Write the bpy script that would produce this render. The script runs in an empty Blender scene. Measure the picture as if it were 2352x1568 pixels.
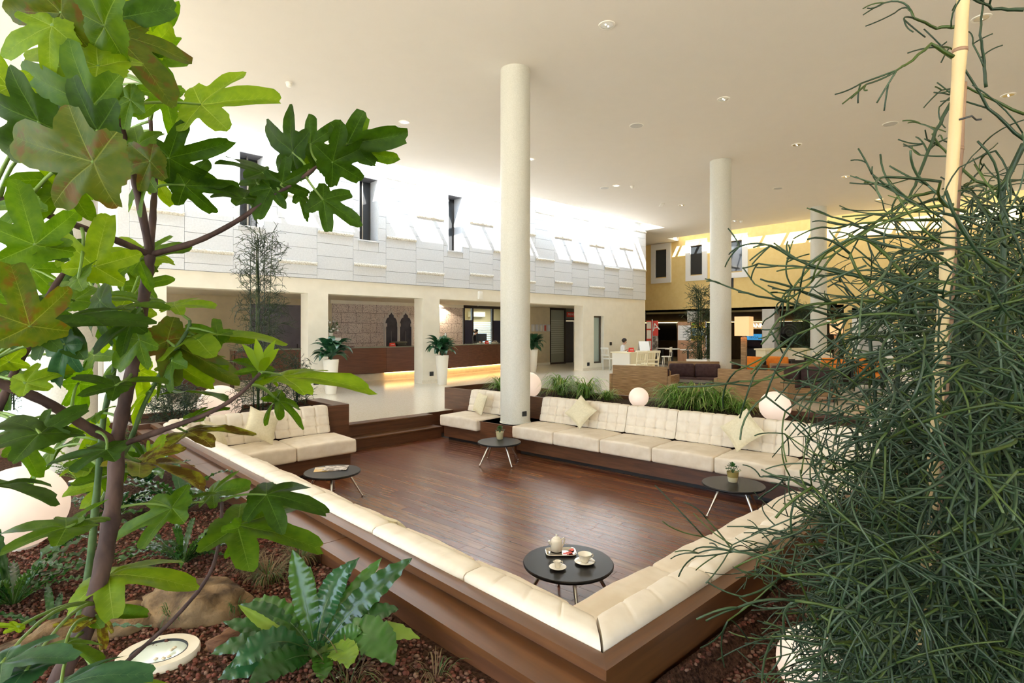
import bpy, bmesh, math, random
from mathutils import Vector, Matrix, Euler, noise
from math import sin, cos, pi, radians, sqrt, atan2, exp
random.seed(7)
SC = bpy.context.scene
COL = SC.collection
# ------------------------------------------------------------------ camera (level, wide lens, photo 2352x1568)
FPX, CXP, CYP, EYE = 1260.0, 1176.0, 757.0, 1.6
_n = math.hypot(1350, 1260); AX, AF = 1350/_n, 1260/_n
cam = bpy.data.objects.new('camera', bpy.data.cameras.new('camera'))
COL.objects.link(cam)
cam.location = (0, 0, EYE)
cam.rotation_euler = (pi/2, 0, -atan2(AF, AX))
cam.data.sensor_width = 36; cam.data.lens = FPX/2352*36
cam.data.shift_y = -(784-CYP)/2352
cam.data.clip_start = 0.05; cam.data.clip_end = 300
SC.camera = cam
# ------------------------------------------------------------------ light: sky, sun through the roof glazing
SC.view_settings.view_transform = 'Standard'; SC.view_settings.look = 'None'
SC.view_settings.gamma = 1.0; SC.view_settings.use_curve_mapping = False
SC.view_settings.exposure = 2.0
w = bpy.data.worlds.new('sky'); SC.world = w; w.use_nodes = True
nt = w.node_tree; nt.nodes.clear()
bg = nt.nodes.new('ShaderNodeBackground'); wo = nt.nodes.new('ShaderNodeOutputWorld')
bg.inputs[0].default_value = (0.66, 0.82, 1.0, 1); bg.inputs[1].default_value = 2.35
nt.links.new(bg.outputs[0], wo.inputs[0])
SUN = Vector((0.653, 0.53, -1.0)).normalized()
sl = bpy.data.lights.new('sun', 'SUN'); sl.energy = 11.0; sl.angle = radians(0.6); sl.color = (1, .96, .88)
so = bpy.data.objects.new('sun', sl); COL.objects.link(so)
so.rotation_euler = SUN.to_track_quat('-Z', 'Y').to_euler(); so.location = (-8, -8, 20)
try:
    SC.cycles.use_denoising = True
    SC.cycles.max_bounces = 12; SC.cycles.diffuse_bounces = 7; SC.cycles.glossy_bounces = 4
    SC.cycles.transmission_bounces = 8; SC.cycles.transparent_max_bounces = 16
    SC.cycles.sample_clamp_indirect = 6.0
    SC.cycles.caustics_reflective = False; SC.cycles.caustics_refractive = False
except Exception:
    pass
# ------------------------------------------------------------------ site measurements -> world
def _ray(x, y):
    r = (x-CXP)/FPX
    return Vector((r*AX+AF, -r*AF+AX, (CYP-y)/FPX))
def P(x, y, depth):
    return Vector((0, 0, EYE)) + _ray(x, y)*depth
def PZ(x, y, z):
    d = _ray(x, y); return Vector((0, 0, EYE)) + d*((z-EYE)/d.z)
def PXp(x, y, X):
    d = _ray(x, y); return Vector((0, 0, EYE)) + d*(X/d.x)
def PYp(x, y, Y):
    d = _ray(x, y); return Vector((0, 0, EYE)) + d*(Y/d.y)
RIGHT = Vector((AX, -AF, 0)); FWD = Vector((AF, AX, 0)); UP = Vector((0, 0, 1))
# ------------------------------------------------------------------ materials
MATS = {}
def _new(name):
    m = bpy.data.materials.new(name); m.use_nodes = True
    b = m.node_tree.nodes['Principled BSDF']; MATS[name] = m
    return m, m.node_tree, b
def N(t, kind, **kw):
    n = t.nodes.new(kind)
    for k, v in kw.items(): setattr(n, k, v)
    return n
def L(t, a, b): t.links.new(a, b)
def coords(t, scale=(1, 1, 1), space='Object', rot=(0, 0, 0)):
    tc = N(t, 'ShaderNodeTexCoord'); mp = N(t, 'ShaderNodeMapping')
    mp.inputs['Scale'].default_value = scale; mp.inputs['Rotation'].default_value = rot
    if space == 'World':
        g = N(t, 'ShaderNodeNewGeometry'); L(t, g.outputs['Position'], mp.inputs[0])
    else:
        L(t, tc.outputs[space], mp.inputs[0])
    return mp.outputs[0]
def ramp(t, fac, stops):
    r = N(t, 'ShaderNodeValToRGB'); e = r.color_ramp.elements
    while len(e) < len(stops): e.new(0.5)
    for i, (p, c) in enumerate(stops):
        e[i].position = p; e[i].color = (*c, 1)
    L(t, fac, r.inputs[0]); return r.outputs[0]
def bump(t, b, h, strength=.3, dist=.01):
    bp = N(t, 'ShaderNodeBump'); bp.inputs['Strength'].default_value = strength; bp.inputs['Distance'].default_value = dist
    L(t, h, bp.inputs['Height']); L(t, bp.outputs[0], b.inputs['Normal'])
def plain(name, col, rough=.5, metal=0, spec=.5, coat=0):
    m, t, b = _new(name)
    b.inputs['Base Color'].default_value = (*col, 1); b.inputs['Roughness'].default_value = rough
    b.inputs['Metallic'].default_value = metal; b.inputs['Specular IOR Level'].default_value = spec
    b.inputs['Coat Weight'].default_value = coat
    return m
def noisy(name, c0, c1, scale=20, rough=.6, spec=.4, bmp=.2, dist=.005, detail=4, stretch=(1, 1, 1), space='Object', stops=(.35, .65), coat=0, metal=0):
    m, t, b = _new(name)
    co = coords(t, stretch, space); n = N(t, 'ShaderNodeTexNoise')
    n.inputs['Scale'].default_value = scale; n.inputs['Detail'].default_value = detail
    L(t, co, n.inputs['Vector'])
    L(t, ramp(t, n.outputs[0], [(stops[0], c0), (stops[1], c1)]), b.inputs['Base Color'])
    b.inputs['Roughness'].default_value = rough; b.inputs['Specular IOR Level'].default_value = spec
    b.inputs['Coat Weight'].default_value = coat; b.inputs['Metallic'].default_value = metal
    if bmp: bump(t, b, n.outputs[0], bmp, dist)
    return m
def emit(name, col, strength, base=None):
    m, t, b = _new(name)
    b.inputs['Base Color'].default_value = (*(base or col), 1)
    b.inputs['Emission Color'].default_value = (*col, 1); b.inputs['Emission Strength'].default_value = strength
    b.inputs['Roughness'].default_value = .5
    return m
def glass(name, col=(1, 1, 1), rough=0.0, alpha=.25):
    # thin pane: mostly transparent, some mirror reflection
    m, t, b = _new(name); t.nodes.remove(b)
    o = t.nodes['Material Output']; tr = N(t, 'ShaderNodeBsdfTransparent'); gl = N(t, 'ShaderNodeBsdfGlossy'); mx = N(t, 'ShaderNodeMixShader')
    tr.inputs[0].default_value = (*col, 1); gl.inputs['Roughness'].default_value = rough
    mx.inputs[0].default_value = .04
    L(t, tr.outputs[0], mx.inputs[1]); L(t, gl.outputs[0], mx.inputs[2]); L(t, mx.outputs[0], o.inputs[0])
    return m
def wood(name, c0, c1, c2, rough=.35, axis=0, scale=1.0, objrand=False, coat=.15, space='Object'):
    m, t, b = _new(name)
    st = [14.0*scale]*3; st[axis] = .9*scale
    co = coords(t, tuple(st), space)
    n = N(t, 'ShaderNodeTexNoise'); n.inputs['Scale'].default_value = 3.0; n.inputs['Detail'].default_value = 5; n.inputs['Distortion'].default_value = .6
    vec = co
    if objrand:
        oi = N(t, 'ShaderNodeObjectInfo'); ad = N(t, 'ShaderNodeVectorMath', operation='ADD')
        ml = N(t, 'ShaderNodeMath', operation='MULTIPLY'); ml.inputs[1].default_value = 57.0
        L(t, oi.outputs['Random'], ml.inputs[0]); L(t, co, ad.inputs[0]); L(t, ml.outputs[0], ad.inputs[1]); vec = ad.outputs[0]
    L(t, vec, n.inputs['Vector'])
    col = ramp(t, n.outputs[0], [(.28, c0), (.5, c1), (.72, c2)])
    if objrand:
        hs = N(t, 'ShaderNodeHueSaturation'); mr = N(t, 'ShaderNodeMapRange'); mr.inputs[3].default_value = .78; mr.inputs[4].default_value = 1.25
        L(t, oi.outputs['Random'], mr.inputs[0]); L(t, mr.outputs[0], hs.inputs['Value'])
        mr2 = N(t, 'ShaderNodeMapRange'); mr2.inputs[3].default_value = .485; mr2.inputs[4].default_value = .515
        L(t, oi.outputs['Random'], mr2.inputs[0]); L(t, mr2.outputs[0], hs.inputs['Hue'])
        L(t, col, hs.inputs['Color']); col = hs.outputs[0]
    L(t, col, b.inputs['Base Color'])
    b.inputs['Roughness'].default_value = rough; b.inputs['Coat Weight'].default_value = coat; b.inputs['Coat Roughness'].default_value = .2
    if not objrand: bump(t, b, n.outputs[0], .05, .004)
    return m
# ------------------------------------------------------------------ mesh building
class MB:
    def __init__(s): s.v = []; s.f = []; s.m = []
    def add(s, vs, fs, m=0):
        o = len(s.v); s.v += [tuple(p) for p in vs]
        s.f += [tuple(i+o for i in f) for f in fs]; s.m += [m]*len(fs)
        return s
    def box(s, x0, x1, y0, y1, z0, z1, m=0, M=None):
        vs = [Vector((x, y, z)) for z in (z0, z1) for y in (y0, y1) for x in (x0, x1)]
        if M: vs = [M @ p for p in vs]
        return s.add(vs, [(0, 2, 3, 1), (4, 5, 7, 6), (0, 1, 5, 4), (2, 6, 7, 3), (0, 4, 6, 2), (1, 3, 7, 5)], m)
    def rbox(s, x0, x1, y0, y1, z0, z1, r=.01, seg=2, m=0, M=None, cuts=0, fn=None):
        bm = bmesh.new(); bmesh.ops.create_cube(bm, size=1)
        for v in bm.verts: v.co = Vector((x0+(v.co.x+.5)*(x1-x0), y0+(v.co.y+.5)*(y1-y0), z0+(v.co.z+.5)*(z1-z0)))
        bmesh.ops.bevel(bm, geom=bm.edges[:], offset=r, segments=seg, profile=.5, affect='EDGES')
        if cuts: bmesh.ops.subdivide_edges(bm, edges=[e for e in bm.edges if e.calc_length() > 3*r], cuts=cuts, use_grid_fill=True)
        bm.verts.index_update()
        vs = [v.co.copy() for v in bm.verts]
        if fn: vs = [fn(p) for p in vs]
        if M: vs = [M @ p for p in vs]
        s.add(vs, [tuple(v.index for v in f.verts) for f in bm.faces], m); bm.free()
        return s
    def tube(s, pts, rad, n=8, m=0, caps=True):
        pts = [Vector(p) for p in pts]
        if not isinstance(rad, (list, tuple)): rad = [rad]*len(pts)
        up = None; rings = []
        for i, p in enumerate(pts):
            d = (pts[min(i+1, len(pts)-1)]-pts[max(i-1, 0)])
            if d.length < 1e-9: d = Vector((0, 0, 1))
            d.normalize()
            if up is None: up = d.orthogonal().normalized()
            up = (up - d*up.dot(d))
            if up.length < 1e-6: up = d.orthogonal()
            up.normalize(); q = d.cross(up)
            rings.append([p+(up*cos(2*pi*k/n)+q*sin(2*pi*k/n))*rad[i] for k in range(n)])
        vs = [v for r in rings for v in r]; fs = []
        for i in range(len(pts)-1):
            for k in range(n):
                a = i*n+k; b = i*n+(k+1) % n
                fs.append((a, b, b+n, a+n))
        if caps:
            fs.append(tuple(reversed(range(n)))); fs.append(tuple(range((len(pts)-1)*n, len(pts)*n)))
        return s.add(vs, fs, m)
    def lathe(s, prof, n=24, m=0, c=(0, 0, 0), caps=True, M=None):
        vs = []; fs = []
        for (r, z) in prof:
            for k in range(n):
                a = 2*pi*(k+.5)/n
                vs.append(Vector((c[0]+r*cos(a), c[1]+r*sin(a), c[2]+z)))
        for i in range(len(prof)-1):
            for k in range(n):
                a = i*n+k; b = i*n+(k+1) % n; fs.append((a, b, b+n, a+n))
        if caps: fs.append(tuple(reversed(range(n)))); fs.append(tuple(range((len(prof)-1)*n, len(prof)*n)))
        if M: vs = [M @ p for p in vs]
        return s.add(vs, fs, m)
    def sphere(s, c, r, n=16, m=0, sc=(1, 1, 1), M=None):
        k = max(4, n//2)
        prof = [(max(1e-4, sin(pi*i/k)), -cos(pi*i/k)) for i in range(k+1)]
        vs = []; fs = []
        for (a, z) in prof:
            for j in range(n):
                t = 2*pi*j/n; p = Vector((a*cos(t)*sc[0], a*sin(t)*sc[1], z*sc[2]))*r
                if M: p = M @ p
                vs.append(p+Vector(c))
        for i in range(k):
            for j in range(n):
                a = i*n+j; b = i*n+(j+1) % n; fs.append((a, b, b+n, a+n))
        return s.add(vs, fs, m)
    def grid(s, nu, nv, fn, m=0, closeu=False):
        vs = [fn(i/(nu), j/(nv)) for j in range(nv+1) for i in range(nu+1)]
        fs = [(j*(nu+1)+i, j*(nu+1)+i+1, (j+1)*(nu+1)+i+1, (j+1)*(nu+1)+i) for j in range(nv) for i in range(nu)]
        return s.add(vs, fs, m)
    def prism(s, poly, a, b, axis='y', m=0):
        n = len(poly); vs = []
        for h in (a, b):
            for (x, z) in poly:
                vs.append({'y': (x, h, z), 'x': (h, x, z), 'z': (x, z, h)}[axis])
        fs = [tuple(range(n)), tuple(reversed(range(n, 2*n)))]+[(i, i+n, (i+1) % n+n, (i+1) % n) for i in range(n)]
        return s.add(vs, fs, m)
    def mesh(s, name, mats, smooth=40):
        me = bpy.data.meshes.new(name); me.from_pydata([tuple(p) for p in s.v], [], s.f)
        for x in (mats if isinstance(mats, (list, tuple)) else [mats]): me.materials.append(x)
        me.polygons.foreach_set('material_index', s.m)
        bm = bmesh.new(); bm.from_mesh(me); bmesh.ops.recalc_face_normals(bm, faces=bm.faces[:]); bm.to_mesh(me); bm.free()
        if smooth:
            me.polygons.foreach_set('use_smooth', [True]*len(me.polygons))
            if smooth < 180: me.set_sharp_from_angle(angle=radians(smooth))
        me.update(); return me
    def build(s, name, mats, parent=None, smooth=40, loc=(0, 0, 0), rz=0, label=None):
        return mkobj(name, s.mesh(name, mats, smooth), parent, loc, rz, label)
def mkobj(name, me, parent=None, loc=(0, 0, 0), rz=0, label=None):
    o = bpy.data.objects.new(name, me); COL.objects.link(o); o.location = loc
    if rz: o.rotation_euler = (0, 0, rz)
    if parent: o.parent = parent
    if label: o['label'] = label
    return o
def tag(o, label, cat, group=None):
    o['label'] = label; o['category'] = cat
    if group: o['group'] = group
    return o
def thing(name, label, cat, loc=(0, 0, 0), rz=0, group=None):
    o = bpy.data.objects.new(name, None); COL.objects.link(o); o.empty_display_size = .1
    o.location = loc; o.rotation_euler = (0, 0, rz)
    return tag(o, label, cat, group)
def struct(o):
    o['kind'] = 'structure'; return o
def stuff(o):
    o['kind'] = 'stuff'; return o
def dup(root, loc, rz=0, label=None, group=None, scale=None):
    r = root.copy(); COL.objects.link(r); r.location = loc; r.rotation_euler = (0, 0, rz)
    if scale: r.scale = (scale,)*3 if not isinstance(scale, tuple) else scale
    if label: r['label'] = label
    if group: r['group'] = group
    def rec(a, b):
        for ch in KIDS.get(a, None) or a.children:
            c = ch.copy(); COL.objects.link(c); c.parent = b; rec(ch, c)
    rec(root, r); return r
KIDS = {}
# ------------------------------------------------------------------ material library
ceil_m = noisy('ceiling plaster', (.78, .735, .675), (.79, .745, .685), 3, .8, .2, 0)
plast = noisy('cream plaster', (.82, .77, .65), (.86, .81, .69), 4, .7, .3, .05, space='World')
col_m = noisy('column render', (.60, .59, .52), (.67, .66, .59), 60, .45, .4, .08, .002, space='World')
clad = noisy('pale limestone', (.66, .68, .715), (.72, .74, .775), 26, .7, .3, .06, space='World')
rough_stone = noisy('split limestone', (.62, .58, .5), (.86, .84, .78), 30, .9, .2, .9, .02, space='World')
yellow = noisy('ochre plaster', (.84, .62, .26), (.87, .66, .29), 6, .8, .2, .05, space='World')
def terrazzo(name):
    m, t, b = _new(name)
    co = coords(t, (1, 1, 1), 'World'); v = N(t, 'ShaderNodeTexVoronoi'); v.inputs['Scale'].default_value = 60
    L(t, co, v.inputs['Vector'])
    L(t, ramp(t, v.outputs['Color'], [(.1, (.70, .63, .50)), (.5, (.78, .72, .60)), (.9, (.82, .77, .66))]), b.inputs['Base Color'])
    b.inputs['Roughness'].default_value = .16; b.inputs['Specular IOR Level'].default_value = .5
    return m
terr = terrazzo('polished terrazzo')
joint_m = plain('dark joint', (.10, .10, .11), .8)
dwood = wood('wenge veneer', (.070, .028, .014), (.105, .042, .020), (.15, .062, .03), .34, 1, .5, coat=.25, space='World')
dwoodx = wood('wenge veneer across', (.070, .028, .014), (.105, .042, .020), (.15, .062, .03), .34, 0, .5, coat=.25, space='World')
lwood = wood('stained cap wood', (.088, .033, .011), (.118, .046, .015), (.155, .064, .021), .36, 1, .5, coat=.12, space='World')
lwoodx = wood('stained cap wood across', (.082, .031, .009), (.112, .044, .013), (.148, .061, .018), .42, 0, .5, coat=.12, space='World')
plank_m = wood('jatoba plank', (.10, .034, .015), (.16, .056, .024), (.22, .082, .036), .27, 0, .7, True, .15)
suede = noisy('cream suede', (.70, .61, .49), (.79, .71, .60), 7, .85, .2, .12, .01)
suede_b = noisy('cream suede back', (.72, .64, .53), (.79, .72, .61), 9, .85, .2, .10, .008)
linen = noisy('sage linen', (.66, .60, .42), (.72, .66, .48), 40, .85, .2, .1, .003)
black_m = plain('black laminate', (.016, .016, .018), .30, 0, .25)
chrome = plain('brushed steel', (.55, .54, .52), .25, 1)
dark = plain('dark plastic', (.02, .02, .02), .45)
white_p = plain('white porcelain', (.85, .82, .75), .12)
white_m = plain('white lacquer', (.85, .82, .74), .3)
cream_l = plain('cream lacquer', (.86, .78, .56), .4)
red_m = plain('red print', (.75, .06, .04), .5)
paper = plain('white paper', (.88, .87, .85), .7)
globe_m = emit('opal globe', (1.0, .74, .55), .17, (.50, .44, .40))
shade_m = emit('lamp shade cloth', (1.0, .50, .20), .22, (.55, .36, .22))
cove_m = emit('warm cove light', (1.0, .62, .22), 2.5)
spot_m = emit('lamp face', (1.0, .9, .75), 1.2)
frost = plain('frosted glass', (.42, .52, .48), .35)
winglass = plain('dark window glass', (.03, .035, .04), .04, 0, .8)
pane_m = glass('clear pane')
# ------------------------------------------------------------------ building shell
ZC = 5.95; YW = 13.65; YE = 12.65; XY = 24.4; XE = 23.3
CAP = .43
def BX(Y): return 5.95+.095*(6.39-Y)            # front line of the long rear bench
def LX(Y): return 1.597-.022*(Y-1.23)           # outer line of the long left bench cushions
# floor of the hall (z = 0) around the sunken lounge
fl = MB()
for (x0, x1, y0, y1) in ((-9, 30, 8.85, 26), (6.9, 30, -9, 8.85), (-9, .2, -9, 8.85), (.2, 6.9, -9, .9)):
    fl.box(x0, x1, y0, y1, -.5, 0)
struct(fl.build('floor', terr, smooth=0))
# ceiling slab with its two roof-light slots
ce = MB()
for (x0, x1, y0, y1) in ((-7, 23.3, -7, YE), (20.72, 23.3, YE, 14.1), (23.3, 30, 14.1, 24), (20.72, 23.3, 14.1, 24), (-7, 1.95, YE, 24)):
    ce.box(x0, x1, y0, y1, ZC, ZC+.1)
struct(ce.build('ceiling', ceil_m, smooth=0))
up = MB(); up.box(23.2, 23.3, -7, 14.1, ZC+.1, 6.9); up.box(23.2, 25, 14.1, 14.2, ZC+.1, 6.9)
struct(up.build('trim_1', plast, smooth=0))
rf = MB(); rf.box(23.62, 25, -7, 14.2, 6.9, 7.0)
struct(rf.build('trim_2', plast, smooth=0))
# roof-light bars over the reception slot and the broad panels at the column lines
for i in range(20):
    x = 1.9+i*.97
    b = MB(); b.box(x-.045, x+.045, YE-.1, YW-.06, 6.08, 6.2)
    o = tag(b.build('rooflight_bar', white_m), 'slim white bar across the long roof light over the reception wall', 'glazing bar', 'bars of the reception roof light')
for x in (-.2, 6.35, 13.2, 20.2):
    b = MB(); b.box(x-.5, x+.5, YE-.15, YW-.06, 6.20, 6.4)
    struct(b.build('trim_roof', white_m))
for i in range(15):
    y = -.6+i*1.0
    b = MB(); b.box(23.2, 23.8, y-.05, y+.05, 6.8, 6.88)
    tag(b.build('rooflight_bar', white_m), 'slim white bar across the narrow roof light beside the yellow wall', 'glazing bar', 'bars of the yellow wall roof light')
# ---- reception wall: plaster below, limestone cladding above
wl = MB(); T = .45
for (x0, x1) in ((1.95, 2.61), (5.69, 6.22), (9.13, 9.74), (16.5, 17.17), (17.80, 20.76)):
    wl.box(x0, x1, YW, YW+T, 0, 2.53)
wl.box(17.17, 17.8, YW, YW+T, 0, .26); wl.box(17.17, 17.8, YW, YW+T, 2.15, 2.53)
wl.box(1.95, 20.76, YW, YW+T, 2.53, 2.9)
wall_rec = struct(wl.build('wall_reception', plast, smooth=0))
bk = MB()
WINS = [(4.05, 4.62), (7.07, 7.66), (10.02, 10.60)]      # deep window slots in the cladding (z 4.04-5.74)
xs = [1.95]+[v for w_ in WINS for v in w_]+[20.76]
for i in range(0, len(xs), 2): bk.box(xs[i], xs[i+1], YW+.02, YW+T, 2.9, 7.4)
for a, b_ in WINS:
    bk.box(a, b_, YW+.02, YW+T, 2.9, 4.04); bk.box(a, b_, YW+.02, YW+T, 5.74, 7.4)
    bk.box(a, b_, YW+.6, YW+.65, 4.0, 5.8)
struct(bk.build('wall_cladding', joint_m, smooth=0))
clad_root = bpy.data.objects['wall_cladding']
ci = 0; x = 20.76
while x > 2.0:
    x0 = max(1.95, x-.99); off = (.0, .17, .08, .25)[ci % 4]
    z = 2.905-off
    k = 0
    while z < 6.6:
        za, zb = max(2.905, z), z+.335
        z = zb; k += 1
        if zb-za < .03: continue
        segs = [(x0, x)]
        for a, b_ in WINS:
            if zb > 4.04 and za < 5.74:
                ns = []
                for (p, q) in segs:
                    if b_ <= p or a >= q: ns.append((p, q)); continue
                    if a-p > .02: ns.append((p, a))
                    if q-b_ > .02: ns.append((b_, q))
                segs = ns
        for (p, q) in segs:
            pr = .001 if (k+ci) % 3 else .003
            t_ = MB().box(p+.003, q-.003, YW-.03-pr, YW+.022, za+.004, zb-.004)
            t_.build('cladding_slab', clad, clad_root, 0)
        for a, b_ in WINS:
            if b_ <= x0 or a >= x: continue
            for (u_, v_) in ((za, min(zb, 4.0)), (max(za, 5.74), zb)):
                if za < 4.04 < zb and u_ == za and v_-u_ > .01 or za < 5.74 < zb and u_ == 5.74:
                    MB().box(max(a, x0)+.003, min(b_, x)-.003, YW-.03, YW+.022, u_+.004, v_-.002).build('cladding_slab', clad, clad_root, 0)
        # split-faced ledges, staggered from bay to bay
        if k % 5 == (2 if ci % 2 else 4) and len(segs) == 1 and segs[0] == (x0, x) and zb < 6.2:
            rnd = random.Random(ci*31+k)
            def fn(u, v, x0=x0, x=x, zb=zb, rnd=rnd):
                px = x0+.006+u*(x-x0-.012); a = v*pi
                d = .05+.012*noise.noise(Vector((px*22, v*6, zb*3)))
                return (px, YW-.03-d*sin(a)-.002, zb-.05+.05*cos(a)+.008*noise.noise(Vector((px*30, 4, v*5))))
            MB().grid(40, 6, fn).build('split_stone_ledge', rough_stone, clad_root, 0)
    x -= .99; ci += 1
for i, (a, b_) in enumerate(WINS):
    w_ = struct(MB().box(a, b_, YW+.44, YW+.46, 4.04, 5.74).build(f'window_{i+1}', winglass, smooth=0))
    for xx in ((a, a+.03), (b_-.03, b_), (a+.30, a+.34)): MB().box(*xx, YW+.38, YW+.44, 4.04, 5.74).build('window_frame', chrome, w_, 0)
    MB().box(a-.02, b_+.02, YW-.07, YW+.4, 4.0, 4.035).build('window_sill', clad, w_, 0)
    MB().box(a, a+.02, YW-.03, YW+.44, 4.04, 5.74).build('reveal', clad, w_, 0); MB().box(b_-.02, b_, YW-.03, YW+.44, 4.04, 5.74).build('reveal', clad, w_, 0)
    MB().tube([(a+.28, YW+.3, 5.74), (a+.28, YW+.3, 5.62)], .02, 8).build('latch', chrome, w_)
w_ = struct(MB().box(17.17, 17.8, YW+.2, YW+.22, .26, 2.15).build('window_4', frost, smooth=0))
for q in ((17.17, 17.21, .26, 2.15), (17.74, 17.8, .26, 2.15), (17.17, 17.8, .26, .32), (17.17, 17.8, 2.09, 2.15)):
    MB().box(q[0], q[1], YW+.15, YW+.2, q[2], q[3]).build('window_frame', plain('bronze frame', (.11, .08, .05), .4), w_, 0)
# skirting of the reception wall
sk = MB()
for (x0, x1) in ((5.67, 6.24), (9.11, 9.76), (16.48, 20.76)): sk.box(x0, x1, YW-.02, YW, 0, .1)
struct(sk.build('baseboard_reception', terr, smooth=0))
# end of the reception wall (returns beside the bar)
MBX = MB(); MBX.box(20.66, 20.76, YW+T, 18.6, 0, 5.95)
struct(MBX.build('wall_return', plast, smooth=0))
# ---- yellow wall above the bar
yw = MB(); yw.box(XY, XY+.3, -9, 20, 2.5, 7.4)
struct(yw.build('wall_yellow', yellow, smooth=0))
wm = plain('white window surround', (.85, .84, .82), .4)
for i, (ya, yb) in enumerate(((14.53, 15.66), (12.62, 13.73), (10.70, 11.9))):
    w_ = struct(MB().box(XY-.02, XY-.005, ya+.26, yb-.26, 4.25, 5.62).build(f'window_{5+i}', winglass, smooth=0))
    za, zb = 3.95, 5.93
    for q in ((ya, yb, za, 4.2), (ya, yb, 5.64, zb), (ya, ya+.25, 4.2, 5.64), (yb-.25, yb, 4.2, 5.64)):
        MB().box(XY-.07, XY, *q).build('window_surround', wm, w_, 0)
# right end wall (bright, white) and the daylit left end of the hall
struct(MB().box(XY-.3, XY+.2, -9, 1.55, 0, 6.9).build('wall_right', clad, smooth=0))
sw = MB(); sw.box(1.75, 1.95, YW, 15.7, 0, 7.4); sw.box(1.75, 1.95, 15.7, 24, 0, .4); sw.box(1.75, 1.95, 15.7, 24, 5.9, 7.4)
struct(sw.build('wall_left', clad, smooth=0))
w_ = struct(MB().box(1.80, 1.82, 15.7, 24, .4, 5.9).build('window_8', pane_m, smooth=0))
for y in (15.73, 17.0, 18.3, 19.6, 21, 22.4): MB().box(1.77, 1.87, y-.05, y+.05, .4, 5.9).build('mullion', white_m, w_, 0)
for z in (2.3, 4.0): MB().box(1.78, 1.86, 15.7, 24, z-.04, z+.04).build('transom', white_m, w_, 0)
fw_ = MB(); fw_.box(-7, 1.75, 23.8, 24, 0, .6); fw_.box(-7, 1.75, 23.8, 24, 4.6, 7); fw_.box(-7, -4, 23.8, 24, .6, 4.6)
struct(fw_.build('wall_far', plast, smooth=0))
w_ = struct(MB().box(-4, 1.75, 23.9, 23.92, .6, 4.6).build('window_12', pane_m, smooth=0))
for i in range(5): MB().box(-4+i*1.4, -3.9+i*1.4, 23.85, 23.95, .6, 4.6).build('mullion', white_m, w_, 0)
# outer ground seen through the glazing
struct(MB().box(-60, 80, -60, 90, -.8, -.52).build('ground', noisy('pale paving', (.5, .47, .42), (.6, .57, .5), 2, .9), smooth=0))
# unseen sides of the hall behind the viewer: glazing added and sized for fill light
gw = MB(); gw.box(-7.2, -7, -7, 24, 0, .3); gw.box(-7.2, -7, -7, 24, 4.4, 6); gw.box(-7.2, -7, -7, -1, .3, 4.4); gw.box(-7.2, -7, 9, 24, .3, 4.4)
struct(gw.build('wall_side', plast, smooth=0))
gw = MB(); gw.box(-7, 24, -7.2, -7, 0, .3); gw.box(-7, 24, -7.2, -7, 3.0, 6); gw.box(1, 24, -7.2, -7, .3, 3.0)
struct(gw.build('wall_garden', plast, smooth=0))
w_ = struct(MB().box(-7.1, -7.08, -1, 9, .3, 4.4).build('window_9', pane_m, smooth=0))
for i in range(5): MB().box(-7.13, -7.05, -1+i*2.5, -.9+i*2.5, .3, 4.4).build('mullion', white_m, w_, 0)
w_ = struct(MB().box(-7, 1, -7.1, -7.08, .3, 3.0).build('window_11', pane_m, smooth=0))
for i in range(4): MB().box(-6.9+i*2.5, -6.8+i*2.5, -7.13, -7.05, .3, 3.0).build('mullion', white_m, w_, 0)
# ---- columns
def column(x, y, z0, label, r=.25, sock=None):
    c = MB(); c.lathe([(r, 0), (r, ZC-z0)], 48)
    c.lathe([(r+.012, 0), (r+.012, .012), (r, .02)], 48)
    o = c.build('column', col_m, None, 40, (x, y, z0)); tag(o, label, 'column')
    return o
c1 = column(6.33, 6.70, .05, 'round white column rising from the timber box between the long bench and its single seat')
column(13.60, 6.68, 0, 'round white column behind the wicker sofas beside the floor lamp', .26)
column(21.27, 6.82, 0, 'round white column near the yellow wall behind the tangled green shrub', .26)
column(.44, 6.98, .1, 'stout white column behind the fig branches in the planting bed', .29)
# ------------------------------------------------------------------ sunken lounge: plank floor
TB = Vector((.0946, -.9955, 0)); NB = Vector((.9955, .0946, 0)); ANG_B = atan2(TB.y, TB.x)
pf = MB(); pf.box(.6, 7.3, .9, 8.85, -.56, -.43)
lounge_floor = struct(pf.build('floor_lounge', dark, smooth=0))
plank_meshes = {}
rows = 44; PW = .108
rp = random.Random(3)
def plank_mesh(Lc):
    if Lc not in plank_meshes:
        plank_meshes[Lc] = MB().rbox(-Lc/2+.0006, Lc/2-.0006, -PW/2+.0006, PW/2-.0006, -.015, .015, .0012, 1).mesh('plank', plank_m, 30)
    return plank_meshes[Lc]
for r in range(rows):
    s = -2.5-rp.random()*1.1                     # distance along the run from Y=6.39
    while s < 5.2:
        Lc = rp.choice((1.1, 1.35, 1.6))
        c = Vector((BX(6.39)+.25, 6.39, 0)) - NB*(PW*(r+.5)) + TB*(s+Lc/2)
        s += Lc
        if c.x < 1.75 or c.y+Lc/2 < 1.6 or c.y-Lc/2 > 8.84: continue
        if c.y+Lc/2 > 8.85 or c.y-Lc/2 < 1.0:
            lo, hi = max(1.0, c.y-Lc/2), min(8.84, c.y+Lc/2)
            if hi-lo < .2: continue
            q = round(hi-lo, 2); c += TB*(-(lo+hi)/2+c.y); Lc = q
        mkobj('plank', plank_mesh(Lc), lounge_floor, (c.x, c.y, -.415), ANG_B)
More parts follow.
